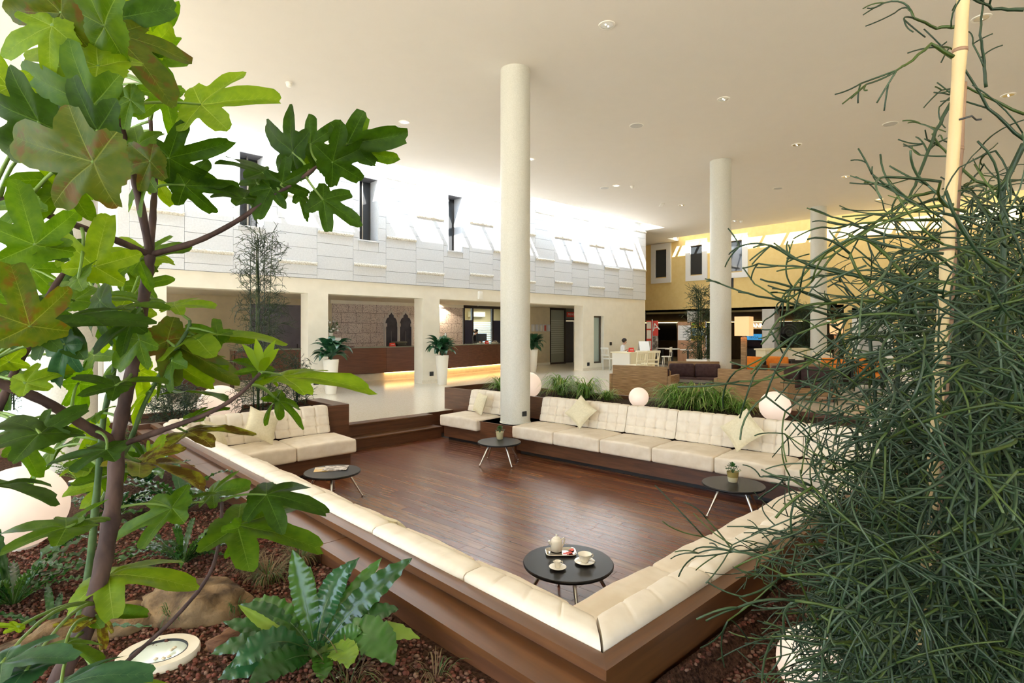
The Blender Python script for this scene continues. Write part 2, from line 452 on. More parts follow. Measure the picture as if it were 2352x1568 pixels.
# ------------------------------------------------------------------ benches (carcass) and cushions
def seat_mesh(Lc, D):
    def fn(p):
        k = max(0, (p.z+.12)/.19)
        q = p.copy()
        q.z += .007*noise.noise(Vector((p.x*5, p.y*5, Lc*7)))*k + .012*(1-((p.x-Lc/2)/(Lc/2))**2)*k
        q.y += .008*noise.noise(Vector((p.x*9, p.z*14, 3.1)))*(1 if p.y < .1 else 0)
        q.x += .004*noise.noise(Vector((p.y*9, p.z*9, 1.7)))
        return q
    return MB().rbox(.004, Lc-.004, 0, D-.25, -.12, .07, .028, 3, cuts=5, fn=fn).mesh('seat_cushion', suede, 60)
def back_mesh(Lc, D, cols=4, rows=2, m0=0, m1=0):
    kf = .8 if D > .85 else .32; sw = .011 if D > .85 else .007
    prof = [(D-.20, .072), (D-.24, .078), (D-.243, .09), (D-.225, .16), (D-.205, .24), (D-.185, .32), (D-.165, .40), (D-.155, .435), (D-.140, .460), (D-.11, .470), (D-.07, .470), (D-.03, .468), (D-.008, .455), (D, .44), (D, .38), (D, .2), (D-.02, .072)]
    # resample
    pts = [Vector(p) for p in prof]; seg = []
    for a, b in zip(pts, pts[1:]):
        k = max(1, int((b-a).length/.014))
        for i in range(k): seg.append(a.lerp(b, i/k))
    seg.append(pts[-1]); nv = len(seg)-1; nu = max(24, int(Lc/.0105))
    zr = [.07+(.40-.0)*(j+1)/(rows+1)*.92 for j in range(rows)]
    def fn(u, v):
        p = seg[round(v*nv)]; x = .004+u*(Lc-.008)
        a = seg[max(0, round(v*nv)-1)]; b = seg[min(nv, round(v*nv)+1)]; t = (b-a).normalized(); nrm = Vector((-t.y, t.x))
        xc = [Lc*(i+1)/(cols+1) for i in range(cols)]
        d = 0
        topw = 1 if p.x > D-.17 else 0
        dx = min(abs(x-c) for c in xc)
        if p.x < D-.01:
            d -= kf*(.017 if p.y > .1 else .008)*exp(-(dx/sw)**2)
        if p.x < D-.15:
            dz = min(abs(p.y-z) for z in zr)
            d -= kf*.014*exp(-(dz/.010)**2)
            d -= kf*.022*exp(-((dx/.022)**2+(dz/.022)**2))
        e = min(x, Lc-x); d -= (.004 if (m0 and x < Lc/2) or (m1 and x > Lc/2) else .018)*exp(-(e/.02)**1.5)
        d += .003*noise.noise(Vector((x*6, p.y*9, Lc)))
        q = p+nrm*d
        dd = D-q.x; x = .004+m0*dd+(x-.004)/(Lc-.008)*(Lc-.008-(m0+m1)*dd)
        return (x, q.x, q.y)
    mb = MB(); mb.grid(nu, nv, fn)
    for u in (0, 1):
        mb.add([fn(u, j/nv) for j in range(nv+1)], [tuple(range(nv+1))])
    return mb.mesh('back_cushion', suede_b, 60)
ORD = ('first', 'second', 'third', 'fourth', 'fifth', 'sixth', 'seventh', 'eighth')
class Run:
    def __init__(s, ox, oy, ang, D): s.o = Vector((ox, oy, 0)); s.a = ang; s.D = D; s.x = Vector((cos(ang), sin(ang), 0)); s.y = Vector((-sin(ang), cos(ang), 0))
    def at(s, u, v=0, z=0): return s.o+s.x*u+s.y*v+Vector((0, 0, z))
def place_seats(run, cuts, label, grp, cache={}):
    for i, (a, b) in enumerate(zip(cuts, cuts[1:])):
        k = ('s', round(b-a, 3), run.D)
        if k not in cache: cache[k] = seat_mesh(b-a, run.D)
        tag(mkobj('seat_cushion', cache[k], None, run.at(a), run.a), label.replace('#', ORD[i]), 'cushion', grp)
def place_backs(run, cuts, label, grp, cols=4, rows=2, m0=0, m1=0, cache={}):
    for i, (a, b) in enumerate(zip(cuts, cuts[1:])):
        e0, e1 = (m0 if i == 0 else 0), (m1 if i == len(cuts)-2 else 0); k = ('b', round(b-a, 3), run.D, cols, e0, e1)
        if k not in cache: cache[k] = back_mesh(b-a, run.D, cols, rows, e0, e1)
        tag(mkobj('back_cushion', cache[k], None, run.at(a), run.a), label.replace('#', ORD[i]), 'cushion', grp)
def bench(run, u0, u1, label, mat=None):
    t = thing('bench_base', label, 'bench', run.at(u0), run.a); Lc = u1-u0; D = run.D
    MB().box(0, Lc, .12, .16, -.33, -.12).build('front_panel', mat or dwood, t, 0)
    MB().box(0, Lc, .12, D, -.14, -.12).build('seat_board', mat or dwood, t, 0)
    MB().box(.01, Lc-.01, .22, .25, -.4, -.33).build('kick_board', dark, t, 0)
    MB().box(0, Lc, .25, D, -.4, -.14).build('carcass', mat or dwood, t, 0)
    return t
# long rear bench
RB = Run(BX(6.39), 6.39, ANG_B, .90)
bench(RB, 0, 4.95, 'dark timber base of the long bench below the rear planter')
sc_ = [0, .815, 1.63, 2.42, 3.24, 4.03, 4.85]
place_seats(RB, sc_, '# cream suede seat cushion from the column on the long rear bench', 'seat cushions of the long rear bench')
place_backs(RB, [.03]+[c+.02 for c in sc_[1:]], '# buttoned cream back cushion from the column on the long rear bench', 'back cushions of the long rear bench')
# timber box that carries the column, single seat beyond it
t = thing('column_plinth', 'dark timber box under the white column between single seat and long bench', 'plinth', RB.at(-.78), RB.a)
MB().rbox(0, .775, .08, .90, -.4, .05, .006, 1).build('body', dwood, t)
MB().box(-.004, .779, .07, .90, .035, .05).build('top_board', dwood, t, 0)
bench(RB, -1.74, -.79, 'dark timber base under the single seat beside the steps')
place_seats(RB, [-1.74, -.79], 'single cream suede seat cushion between the column box and the steps', None)
place_backs(RB, [-1.70, -.70], 'buttoned cream back cushion of the single seat behind the column', None)
# left short bench
RS = Run(1.6, 7.10, 0, .95)
bench(RS, .65, 2.02, 'dark timber base of the short bench beside the steps', dwoodx)
place_seats(RS, [.42, 1.22, 2.06], '# cream seat cushion from the corner on the short bench beside the steps', 'seat cushions of the short bench')
place_backs(RS, [-.05, .40, 1.20, 2.0], '# cream back cushion from the corner on the short bench beside the steps', 'back cushions of the short bench', 3)
# left long bench (seen from behind)
RL = Run(LX(1.23)+.78, 1.23, pi/2+math.atan(.022), .78)
bench(RL, .5, 6.05, 'dark timber base of the long left bench under its row of cushions')
lc = [.02, .83, 1.66, 2.49, 3.32, 4.15, 4.98, 5.8, 6.62]
place_seats(RL, [.80, 1.62, 2.45, 3.28, 4.11, 4.94, 5.7], '# cream seat cushion from the mitred corner on the long left bench', 'seat cushions of the long left bench')
place_backs(RL, lc, '# quilted cream back cushion from the mitred corner on the long left bench', 'back cushions of the long left bench', 3, 2, 1.0)
# near bench
RN = Run(6.3, 2.01, pi, .78)
bench(RN, .0, 3.9, 'dark timber base of the near bench below its mitred corner', dwoodx)
nx = lambda X: 6.3-X
place_seats(RN, [nx(5.56), nx(4.74), nx(3.92), nx(3.11), nx(2.28)], '# cream seat cushion from the rear bench on the near bench', 'seat cushions of the near bench')
place_backs(RN, [nx(5.75), nx(4.92), nx(4.09), nx(3.27), nx(2.44), nx(1.60)], '# quilted cream back cushion from the rear bench on the near bench', 'back cushions of the near bench', 3, 2, 0, 1.0)
# ------------------------------------------------------------------ timber surround: cap, low ledge and outer face
YC = 1.155
t = thing('timber_surround', 'stained timber surround with low ledge behind the long left bench', 'surround', (0, 0, 0)); t2 = thing('timber_surround', 'tall stained timber surround behind the near bench without ledge', 'surround', (0, 0, 0))
def quadprism(pts, z0, z1):
    n = len(pts); return MB().add([(x, y, z0) for x, y in pts]+[(x, y, z1) for x, y in pts], [tuple(reversed(range(n))), tuple(range(n, 2*n))]+[(i, (i+1) % n, (i+1) % n+n, i+n) for i in range(n)])
A = (LX(1.2)-.077, YC); Af_ = (LX(8.15)-.077, 8.15)
quadprism([A, (LX(1.2)-.002, YC+.073), (LX(8.15)-.002, 8.06), (Af_[0], 8.06)], .395, CAP).build('cap_board', lwood, t, 0)
quadprism([A, (7.2, YC), (7.2, YC+.073), (LX(1.2)-.002, YC+.073)], .395, CAP).build('cap_board', lwoodx, t2, 0)
quadprism([(A[0]+.02, YC+.02), (LX(1.2)-.004, YC+.072), (LX(8.15)-.004, 8.06), (Af_[0]+.02, 8.06)], -.4, .395).build('side_wall', dwood, t, 0)
quadprism([(A[0]+.02, YC+.012), (7.2, YC+.012), (7.2, YC+.072), (A[0]+.05, YC+.072)], .26, .395).build('face_board', lwoodx, t2, 0)
quadprism([(A[0]+.02, YC+.024), (7.2, YC+.024), (7.2, YC+.072), (A[0]+.05, YC+.072)], -.1, .254).build('plinth_board', lwoodx, t2, 0)
for i, (ya, yb) in enumerate(((YC+.012, 3.03), (3.036, 5.6), (5.606, 8.05))):
    o1 = lambda y: LX(y)-.235
    quadprism([(o1(ya), ya), (LX(ya)-.055, ya), (LX(yb)-.055, yb), (o1(yb), yb)], .345, .375).build('ledge_board', lwood, t, 0)
    quadprism([(o1(ya)+.02, ya), (o1(ya)+.05, ya), (o1(yb)+.05, yb), (o1(yb)+.02, yb)], .1, .345).build('ledge_fascia', dwood, t, 0)
# ------------------------------------------------------------------ steps
t = thing('steps', 'two dark timber steps between the short bench and the single seat', 'steps', (4.05, 8.85, -.4))
MB().box(0, 1.94, -.22, 0, 0, .37).build('riser', dwoodx, t, 0); MB().rbox(0, 1.945, -.235, 0, .37, .4, .006, 1).build('tread', lwoodx, t)
MB().box(0, 1.97, -.47, -.2, 0, .17).build('riser', dwoodx, t, 0); MB().rbox(0, 1.975, -.485, -.2, .17, .2, .006, 1).build('tread', lwoodx, t)
struct(MB().box(5.9, 6.95, 8.835, 8.85, -.5, -.001).build('trim_3', dwoodx, smooth=0))
struct(MB().box(1.2, 4.06, 8.80, 8.85, -.5, -.001).build('trim_4', dwoodx, smooth=0))
# ------------------------------------------------------------------ planters
soil_m = noisy('dark soil', (.022, .013, .008), (.075, .045, .028), 40, .95, .1, .8, .03, space='World')
def soil_patch(x0, x1, y0, y1, z, parent, amp=.03, dens=.12):
    nx_, ny_ = max(4, int((x1-x0)/dens)), max(4, int((y1-y0)/dens))
    def fn(u, v):
        x = x0+u*(x1-x0); y = y0+v*(y1-y0)
        return (x, y, z+amp*noise.noise(Vector((x*2.3, y*2.3, z)))+amp*.5*noise.noise(Vector((x*9, y*9, z))))
    return MB().grid(nx_, ny_, fn).build('soil', soil_m, parent, 180)
t = thing('rear_planter', 'long dark timber planter with spider plants behind the rear bench', 'planter', RB.at(-2.63), RB.a)
W = 1.45; D0 = .915; PL = 7.7
MB().box(0, PL, D0, D0+.05, -.4, CAP).build('front_panel', dwood, t, 0)
MB().box(0, PL, D0+W-.05, D0+W, 0, CAP-.03).build('rear_panel', dwood, t, 0)
MB().box(0, .05, D0+.05, D0+W-.05, 0, CAP).build('end_panel', dwoodx, t, 0); MB().box(PL-.05, PL, D0+.05, D0+W-.05, 0, CAP).build('end_panel', dwoodx, t, 0)
soil_patch(.05, PL-.05, D0+.05, D0+W-.05, .34, t)
t = thing('left_planter', 'dark timber planter with upright shrubs behind the short bench', 'planter', (1.15, 8.07, 0))
MB().box(0, 2.87, 0, .05, -.4, CAP).build('front_panel', dwoodx, t, 0); MB().box(0, 2.87, 1.0, 1.05, 0, CAP).build('rear_panel', dwoodx, t, 0)
MB().box(2.62, 2.87, .05, 1.0, -.4, CAP).build('end_panel', dwood, t, 0); MB().box(0, .05, .05, 1.0, 0, CAP).build('end_panel', dwood, t, 0)
soil_patch(.05, 2.62, .05, 1.0, .36, t)
# ------------------------------------------------------------------ coffee tables
def make_table():
    t = thing('coffee_table', '', 'table')
    MB().lathe([(.285, .300), (.318, .302), (.325, .310), (.325, .320), (.320, .327)], 64).build('table_top', black_m, t, 50)
    for k in range(4):
        a = pi/4+k*pi/2; d = Vector((cos(a), sin(a), 0))
        lg = MB().tube([d*.17+UP*.302, d*.335+UP*.02], [.016, .010], 12).build('leg', chrome, t)
        MB().sphere(d*.338+UP*.014, .014, 12).build('foot', chrome, lg)
    return t
tbl = make_table()
KIDS[tbl] = list(tbl.children)
TA, TBB, TC, TD = (3.0, 2.62), (5.47, 6.14), (5.83, 2.72), (2.88, 6.20)
tbl.location = (*TA, -.4); tbl['label'] = 'round black coffee table carrying the white tea set'; tbl['group'] = 'black coffee tables'; tbl.rotation_euler = (0, 0, .15)
COL.objects.link  # (collection kept)
bpy.context.view_layer.update()
dup(tbl, (*TBB, -.4), .62, 'round black coffee table with a potted succulent in front of the column')
dup(tbl, (*TC, -.4), .35, 'round black coffee table with a two-tone pot beside the long bench')
dup(tbl, (*TD, -.4), .3, 'round black coffee table with magazines beside the short bench')
TT = -.4+.327
# ------------------------------------------------------------------ tea set
def on(px, py): return PZ(px, py, TT)
p = on(1288, 1270)
t = thing('serving_tray', 'small chromed serving tray with rolled rim on the tea table', 'tray', p, -.72)
def tray(u, v):
    a = u*2*pi; k = v; ex = .115; ey = .075
    def sup(a, rx, ry):
        c, s_ = cos(a), sin(a); n = 5; r_ = (abs(c/rx)**n+abs(s_/ry)**n)**(-1/n); return r_*c, r_*s_
    if v < .01: return (0, 0, .004)
    kk = [0, .5, .86, .95, 1.0, 1.0][min(5, round(v*5))]; zz = [.004, .004, .004, .014, .016, .010][min(5, round(v*5))]
    x, y = sup(a, ex*kk, ey*kk); return (x, y, zz)
MB().grid(48, 5, tray).build('tray_body', plain('polished tray', (.75, .72, .66), .08, 1), t, 180)
def lathe_obj(name, prof, mat, parent=None, n=28, loc=(0, 0, 0)): return MB().lathe(prof, n).build(name, mat, parent, 60, loc)
p = on(1278, 1266)+UP*.006
t = thing('teapot', 'white porcelain teapot standing on the chromed tray', 'teapot', p, -.5)
lathe_obj('pot_body', [(.040, 0), (.044, .004), (.044, .05), (.041, .075), (.036, .088), (.030, .092), (.001, .092)], white_p, t)
MB().lathe([(.030, .092), (.026, .100), (.012, .106), (.005, .108), (.005, .114), (.008, .119), (.005, .124), (.001, .124)], 20).build('lid', white_p, t, 60)
MB().tube([(-.040, 0, .055), (-.054, 0, .066), (-.058, 0, .080)], [.014, .010, .009], 10).build('spout', white_p, t)
MB().tube([(.036, 0, .082), (.060, 0, .088), (.066, 0, .075), (.058, 0, .045), (.042, 0, .025)], [.006]*5, 8).build('handle', white_p, t)
for i, (px, py, rz) in enumerate(((1307, 1271, .2), (1314, 1265, .6), (1300, 1275, -.3))):
    o = MB().rbox(-.022, .022, -.017, .017, 0, .0025, .001, 1).build('tea_sachet', plain(f'sachet print {i}', [(.75, .08, .05), (.85, .12, .08), (.8, .2, .2)][i], .5), None, 40, on(px, py)+UP*(.006+.003*i), rz-.6)
    tag(o, 'red paper tea sachet lying on the chromed tray', 'sachet', 'tea sachets on the tray')
def saucer(loc, r, label):
    o = MB().lathe([(r*.45, 0), (r*.6, .003), (r*.98, .013), (r, .0145), (r*.97, .0155), (r*.55, .006), (.001, .006)], 32).build('saucer', white_p, None, 60, loc); return tag(o, label, 'saucer')
ps = on(1343, 1292); saucer(ps, .074, 'white porcelain saucer under the wide tea cup')
t = thing('tea_cup', 'wide white porcelain tea cup on its saucer', 'cup', ps+UP*.007, -.6)
MB().lathe([(.022, 0), (.026, .004), (.036, .025), (.048, .052), (.050, .058), (.047, .057), (.034, .026), (.001, .010)], 32).build('bowl', white_p, t, 60)
MB().tube([(.044, 0, .05), (.060, 0, .052), (.064, 0, .040), (.052, 0, .028), (.036, 0, .022)], .004, 8).build('handle', white_p, t)
o = MB().tube([(-.05, 0, 0), (.02, 0, .004), (.035, 0, .004)], [.002, .002, .006], 6).build('teaspoon', chrome, None, 40, ps+RIGHT*.045+UP*.014-FWD*.01, -1.5); tag(o, 'small steel teaspoon resting on the tea cup saucer', 'spoon')
ps = on(1281, 1305); saucer(ps, .061, 'white porcelain saucer under the milk jug')
t = thing('milk_jug', 'small white porcelain milk jug on its saucer', 'jug', ps+UP*.007, -.6)
MB().lathe([(.017, 0), (.019, .003), (.021, .03), (.024, .046), (.0225, .045), (.018, .02), (.001, .008)], 24).build('jug_body', white_p, t, 60)
MB().tube([(.02, 0, .04), (.034, 0, .042), (.036, 0, .03), (.02, 0, .014)], .003, 8).build('handle', white_p, t)
MB().tube([(-.018, 0, .038), (-.033, 0, .046)], [.009, .005], 8).build('spout', white_p, t)
# magazines
pm = PZ(762, 1077, TT)
mag0 = noisy('magazine cover warm', (.75, .5, .12), (.7, .65, .6), 12, .35, .5, 0, stops=(.4, .6)); mag1 = noisy('magazine cover grey', (.25, .22, .22), (.75, .70, .68), 18, .3, .5, 0, stops=(.45, .55))
o = MB().rbox(-.14, .14, -.105, .105, 0, .006, .002, 1).build('magazine', mag0, None, 40, pm+Vector((-.05, .03, 0)), -.5); tag(o, 'magazine with golden cover under the grey one on the coffee table', 'magazine')
o = MB().rbox(-.14, .14, -.105, .105, 0, .006, .002, 1).build('magazine', mag1, None, 40, pm+Vector((.04, -.02, .007)), -.62); tag(o, 'grey and red covered magazine on top at the short bench table', 'magazine')
# ------------------------------------------------------------------ scatter cushions
def pillow_mesh(S=.42, h=.075):
    mb = MB(); n = 16
    for sg in (1, -1):
        def fn(u, v, sg=sg):
            a, b = u*2-1, v*2-1
            k = ((1-abs(a)**2.6)*(1-abs(b)**2.6))**.55
            pinch = 1-.10*(1-abs(a)**2)*(abs(b)**3)-.0
            px_ = a*S/2*(1-.09*(1-b*b)*abs(a)); py_ = b*S/2*(1-.09*(1-a*a)*abs(b))
            return (px_, sg*(h*k+.006*noise.noise(Vector((a*3, b*3, sg)))*k+.002), py_)
        mb.grid(n, n, fn)
    edge = []
    for k in range(4*n):
        s_, i = divmod(k, n); t_ = i/n*2-1
        a, b = [(t_, -1), (1, t_), (-t_, 1), (-1, -t_)][s_]
        edge.append(Vector((a*S/2*(1-.09*(1-b*b)*abs(a)), 0, b*S/2*(1-.09*(1-a*a)*abs(b)))))
    mb.tube(edge+[edge[0]], .006, 6)
    return mb.mesh('scatter_cushion', linen, 180)
pm_ = pillow_mesh()
def pillow(c, facing, tilt, roll, label, s=1.0):
    o = bpy.data.objects.new('scatter_cushion', pm_); COL.objects.link(o); o.location = c
    o.rotation_euler = (Matrix.Rotation(facing, 3, 'Z') @ Matrix.Rotation(tilt, 3, 'X') @ Matrix.Rotation(roll, 3, 'Y')).to_euler(); o.scale = (s,)*3
    return tag(o, label, 'cushion')
pillow(RB.at(.98, .50, .335), ANG_B+.12, -.42, .62, 'sage scatter cushion balanced on a corner nearest the column on the long bench', .9)
pillow(RB.at(3.42, .46, .355), ANG_B-.1, -.45, .80, 'sage scatter cushion balanced on a corner beside the tangled shrub on the long bench', .95)
pillow(RB.at(-1.18, .48, .275), ANG_B-.3, -.3, .12, 'sage scatter cushion propped upright on the single seat by the column', .85)
pillow(RS.at(.93, .47, .335), .25, -.5, .55, 'sage scatter cushion leaning against the back of the short bench', .98)
pillow(RS.at(.34, .33, .30), 1.2, -.5, .3, 'sage scatter cushion tucked into the corner of the left benches', .95)
pillow(RL.at(1.95, .42, .215), RL.a, -.5, .1, 'cream scatter cushion slumped behind the left bench back, only its top edge showing', .9)
# ------------------------------------------------------------------ small pots
leaf_dk = noisy('succulent leaf', (.02, .09, .015), (.06, .20, .03), 12, .35, .5, .1)
pot_lo = plain('glazed pot pale', (.68, .62, .42), .3); pot_hi = plain('glazed pot olive', (.34, .27, .09), .3); pot_c = plain('glazed pot cream green', (.55, .50, .30), .3)
def small_pot(loc, label, two):
    t = thing('potted_succulent', label, 'potted plant', loc)
    MB().lathe([(.044, 0), (.047, .003), (.057, .055)] if two else [(.044, 0), (.047, .003), (.058, .09)], 32).build('pot', pot_lo if two else pot_c, t, 60)
    MB().lathe([(.057, .055), (.062, .10), (.0635, .112), (.060, .112), (.056, .10), (.001, .098)] if two else [(.058, .09), (.0605, .092), (.062, .112), (.058, .112), (.055, .10), (.001, .098)], 32).build('pot_rim', pot_hi if two else pot_c, t, 60)
    rnd = random.Random(len(label)); mb = MB()
    for k in range(90):
        th = rnd.uniform(0, 2*pi); ph = rnd.uniform(.1, 1.45); R_ = rnd.uniform(.05, .085)
        c = Vector((cos(th)*sin(ph)*R_*.8, sin(th)*sin(ph)*R_*.8, .11+cos(ph)*R_*1.05))
        d = Vector((cos(th)*sin(ph), sin(th)*sin(ph), cos(ph)*.6+.2)).normalized(); s_ = d.cross(UP).normalized(); l = rnd.uniform(.018, .03); wd = l*.45
        mb.add([c, c+d*l*.5+s_*wd, c+d*l-UP*.004, c+d*l*.5-s_*wd, c+d*l*.5-d.cross(s_)*.005], [(0, 1, 4), (1, 2, 4), (2, 3, 4), (3, 0, 4)])
    for k in range(7):
        th = k*.9; mb.tube([(0, 0, .09), (cos(th)*.03, sin(th)*.03, .15)], .003, 5)
    mb.build('foliage', leaf_dk, t, 180)
small_pot(PZ(1148, 1008, TT), 'leafy succulent in a plain sage pot on the table by the column', False)
small_pot(PZ(1683, 1106, TT), 'leafy succulent in a two-tone olive and cream pot on the table by the long bench', True)
# socket on the column
# ------------------------------------------------------------------ reception area behind the openings
beige = noisy('beige wall', (.62, .52, .35), (.68, .57, .39), 4, .8, .2, .03)
struct(MB().box(1.95, 20.66, YW+T, 20.5, 2.62, 2.9).build('ceiling_reception', noisy('reception ceiling', (.72, .64, .50), (.76, .68, .54), 4, .8, .2, .02), smooth=0))
YB = 18.0
xm0, xm1 = PYp(762, 750, YB).x, PYp(1062, 750, YB).x
wb = MB(); wb.box(1.95, xm1+.02, YB, YB+.2, 0, 2.62); wb.box(xm1+.02, 20.6, YB+2.2, YB+2.4, 0, 2.62)
struct(wb.build('wall_back', beige, smooth=0))
struct(MB().box(xm0-.06, xm1, YB-.08, YB, 2.50, 2.62).build('trim_5', plast, smooth=0))
# printed mural of old masonry with twin pointed windows
def mural_mat():
    m, t, b = _new('printed masonry')
    tc = N(t, 'ShaderNodeTexCoord'); mp = N(t, 'ShaderNodeMapping'); mp.inputs['Rotation'].default_value = (pi/2, 0, 0)
    L(t, tc.outputs['Object'], mp.inputs[0])
    br = N(t, 'ShaderNodeTexBrick'); br.offset = .45
    br.inputs['Color1'].default_value = (.66, .58, .53, 1); br.inputs['Color2'].default_value = (.56, .48, .44, 1); br.inputs['Mortar'].default_value = (.27, .21, .18, 1)
    for k, v in (('Scale', 1.0), ('Mortar Size', .012), ('Brick Width', .56), ('Row Height', .36), ('Mortar Smooth', .6)): br.inputs[k].default_value = v
    nz = N(t, 'ShaderNodeTexNoise'); nz.inputs['Scale'].default_value = 2.0; mv = N(t, 'ShaderNodeVectorMath', operation='MULTIPLY_ADD'); mv.inputs[1].default_value = (.08, .08, .08)
    L(t, mp.outputs[0], nz.inputs['Vector']); L(t, nz.outputs['Color'], mv.inputs[0]); L(t, mp.outputs[0], mv.inputs[2]); L(t, mv.outputs[0], br.inputs['Vector'])
    n2 = N(t, 'ShaderNodeTexNoise'); n2.inputs['Scale'].default_value = 34; n2.inputs['Detail'].default_value = 3; L(t, mp.outputs[0], n2.inputs['Vector'])
    mx = N(t, 'ShaderNodeMix', data_type='RGBA', blend_type='MULTIPLY'); mx.inputs[0].default_value = .9
    L(t, br.outputs[0], mx.inputs[6]); L(t, ramp(t, n2.outputs[0], [(.36, (.35, .3, .28)), (.47, (1.15, 1.1, 1.06))]), mx.inputs[7])
    L(t, mx.outputs[2], b.inputs['Base Color']); b.inputs['Roughness'].default_value = .6
    return m
t = thing('wall_mural', 'printed mural of weathered stone blocks with twin pointed windows behind the counter', 'mural', (0, 0, 0))
MB().box(xm0, xm1, YB-.02, YB, .3, 2.5).build('mural_panel', mural_mat(), t, 0)
arch_l = plain('printed pale stone', (.62, .56, .51), .6); arch_d = noisy('printed dark opening', (.03, .03, .045), (.07, .065, .08), 3, .5, .3, 0)
def ogee(cx, w, zs, zt, z0, k=1.0):
    pts = [(cx-w/2, z0), (cx-w/2, zs)]
    for i in range(1, 9):
        a = i/8; pts.append((cx-w/2*cos(a*pi/2*.72), zs+(zt-zs)*.62*sin(a*pi/2)))
    pts += [(cx-w*.20, zs+(zt-zs)*.66), (cx-w*.20, zs+(zt-zs)*.78), (cx-w*.07, zs+(zt-zs)*.88), (cx, zt)]
    return pts+[(2*cx-x, z) for x, z in reversed(pts[:-1])]
for px in (898, 931):
    c = PYp(px, 750, YB); w_ = .50
    MB().prism(ogee(c.x, w_*1.32, 1.82, 2.36, .5), YB-.026, YB-.02, 'y').build('arch_surround', arch_l, t, 0)
    MB().prism(ogee(c.x, w_, 1.76, 2.24, .5), YB-.031, YB-.02, 'y').build('arch_opening', arch_d, t, 0)
    MB().box(c.x-.012, c.x+.012, YB-.034, YB-.03, .5, 1.55).build('glazing_bar', plain('printed bar', (.16, .15, .17), .6), t, 0)
cx = PYp(914.5, 750, YB).x
for dx in (-.58, 0, .58):
    tw = MB(); tw.tube([(cx+dx, YB-.036, .5), (cx+dx, YB-.036, 1.72)], .035, 10)
    for i in range(26): tw.tube([(cx+dx-.04, YB-.07, .52+i*.047), (cx+dx+.04, YB-.07, .545+i*.047)], .006, 5)
    tw.build('twisted_shaft', arch_l, t); MB().box(cx+dx-.07, cx+dx+.07, YB-.07, YB-.02, 1.72, 1.84).build('capital', arch_l, t, 0)
# curved counter
t = thing('reception_counter', 'long dark wood reception counter with a warm lit plinth', 'counter', (0, 0, 0))
CP = [Vector(p) for p in ((4.6, 15.75), (6.9, 15.62), (9.0, 15.5), (11.0, 15.55), (12.6, 15.85), (14.35, 16.22), (15.1, 16.4))]
rw = wood('mahogany veneer', (.10, .032, .018), (.14, .048, .026), (.18, .066, .036), .35, 0, .6, coat=.25, space='World')
plm = noisy('pale plinth stone', (.6, .52, .4), (.66, .58, .46), 8, .5, .4, .02)
for a, b in zip(CP, CP[1:]):
    d = (b-a).normalized(); n_ = Vector((-d.y, d.x)); j = d*.004
    for nm, mat, o0, o1, z0, z1 in (('front_panel', rw, 0, .04, .24, 1.03), ('plinth_panel', plm, .14, .18, 0, .22), ('counter_top', plain('glass counter edge', (.30, .33, .27), .15), -.02, .7, 1.035, 1.06), ('carcass', rw, .18, .66, .0, 1.03)):
        q = [a+n_*o0+j, b+n_*o0-j, b+n_*o1-j, a+n_*o1+j] if nm != 'counter_top' else [a+n_*o0, b+n_*o0, b+n_*o1, a+n_*o1]
        quadprism([tuple(v) for v in q], z0, z1).build(nm, mat, t, 0)
    if a.x > 8: quadprism([tuple(a+n_*.06), tuple(b+n_*.06), tuple(b+n_*.13), tuple(a+n_*.13)], .215, .235).build('light_strip', cove_m, t, 0)
def on_counter(px, py):
    return PZ(px, py, 1.06)
# ---- people (one continuous skinned body each)
skin_m = noisy('skin', (.62, .36, .26), (.68, .42, .31), 9, .5, .4, .02); hair_m = noisy('dark brown hair', (.02, .012, .008), (.05, .03, .02), 30, .45, .4, .3, stretch=(1, 1, .2))
suit_m = plain('black suit cloth', (.02, .02, .026), .8); blouse = plain('white blouse cloth', (.85, .83, .82), .8); skirt = plain('dark skirt cloth', (.03, .03, .04), .8); scarf_m = plain('orange scarf', (.7, .16, .05), .7)
def person(loc, rz, label, J, links, rad, mats, pick, hair, nose, extra=None):
    t = thing('person', label, 'person', loc, rz)
    me = bpy.data.meshes.new('body'); bm = bmesh.new(); lay = bm.verts.layers.skin.verify(); idx = {}
    for k, p in J.items():
        v = bm.verts.new(p); s_ = v[lay]; r_ = rad[k]; s_.radius = r_ if isinstance(r_, tuple) else (r_, r_); s_.use_root = (k == 'pelvis'); idx[k] = v
    for a, b in links: bm.edges.new((idx[a], idx[b]))
    bm.to_mesh(me); bm.free()
    o = bpy.data.objects.new('body', me); COL.objects.link(o)
    m1 = o.modifiers.new('s', 'SKIN'); m1.use_smooth_shade = True; m2 = o.modifiers.new('d', 'SUBSURF'); m2.levels = 2; m2.render_levels = 2
    bpy.context.view_layer.update(); dg = bpy.context.evaluated_depsgraph_get()
    me2 = bpy.data.meshes.new_from_object(o.evaluated_get(dg)); o.modifiers.clear(); o.data = me2
    me2.materials.clear()
    for m in mats: me2.materials.append(m)
    for f in me2.polygons: f.material_index = pick(f.center); f.use_smooth = True
    o.parent = t
    h = J['head']; fw = nose-h
    # features
    MB().sphere(nose, .013, 8, sc=(.8, 1.2, 1.3)).build('nose', mats[0], o, 180)
    side = fw.normalized().cross(UP).normalized()
    for s_ in (-1, 1):
        MB().sphere(h+fw*.86+side*s_*.032+UP*.018, .011, 8).build('eye', plain('eye', (.03, .02, .02), .2), o, 180)
        MB().sphere(h+side*s_*.078-UP*.01, .022, 8, sc=(.6, .8, 1.3)).build('ear', mats[0], o, 180)
    MB().sphere(h+fw*.88-UP*.048, .02, 8, sc=(1, .5, .35)).build('mouth', plain('lips', (.5, .12, .1), .4), o, 180)
    hair(t, h, fw, side)
    if extra: extra(t)
    return t
V = Vector
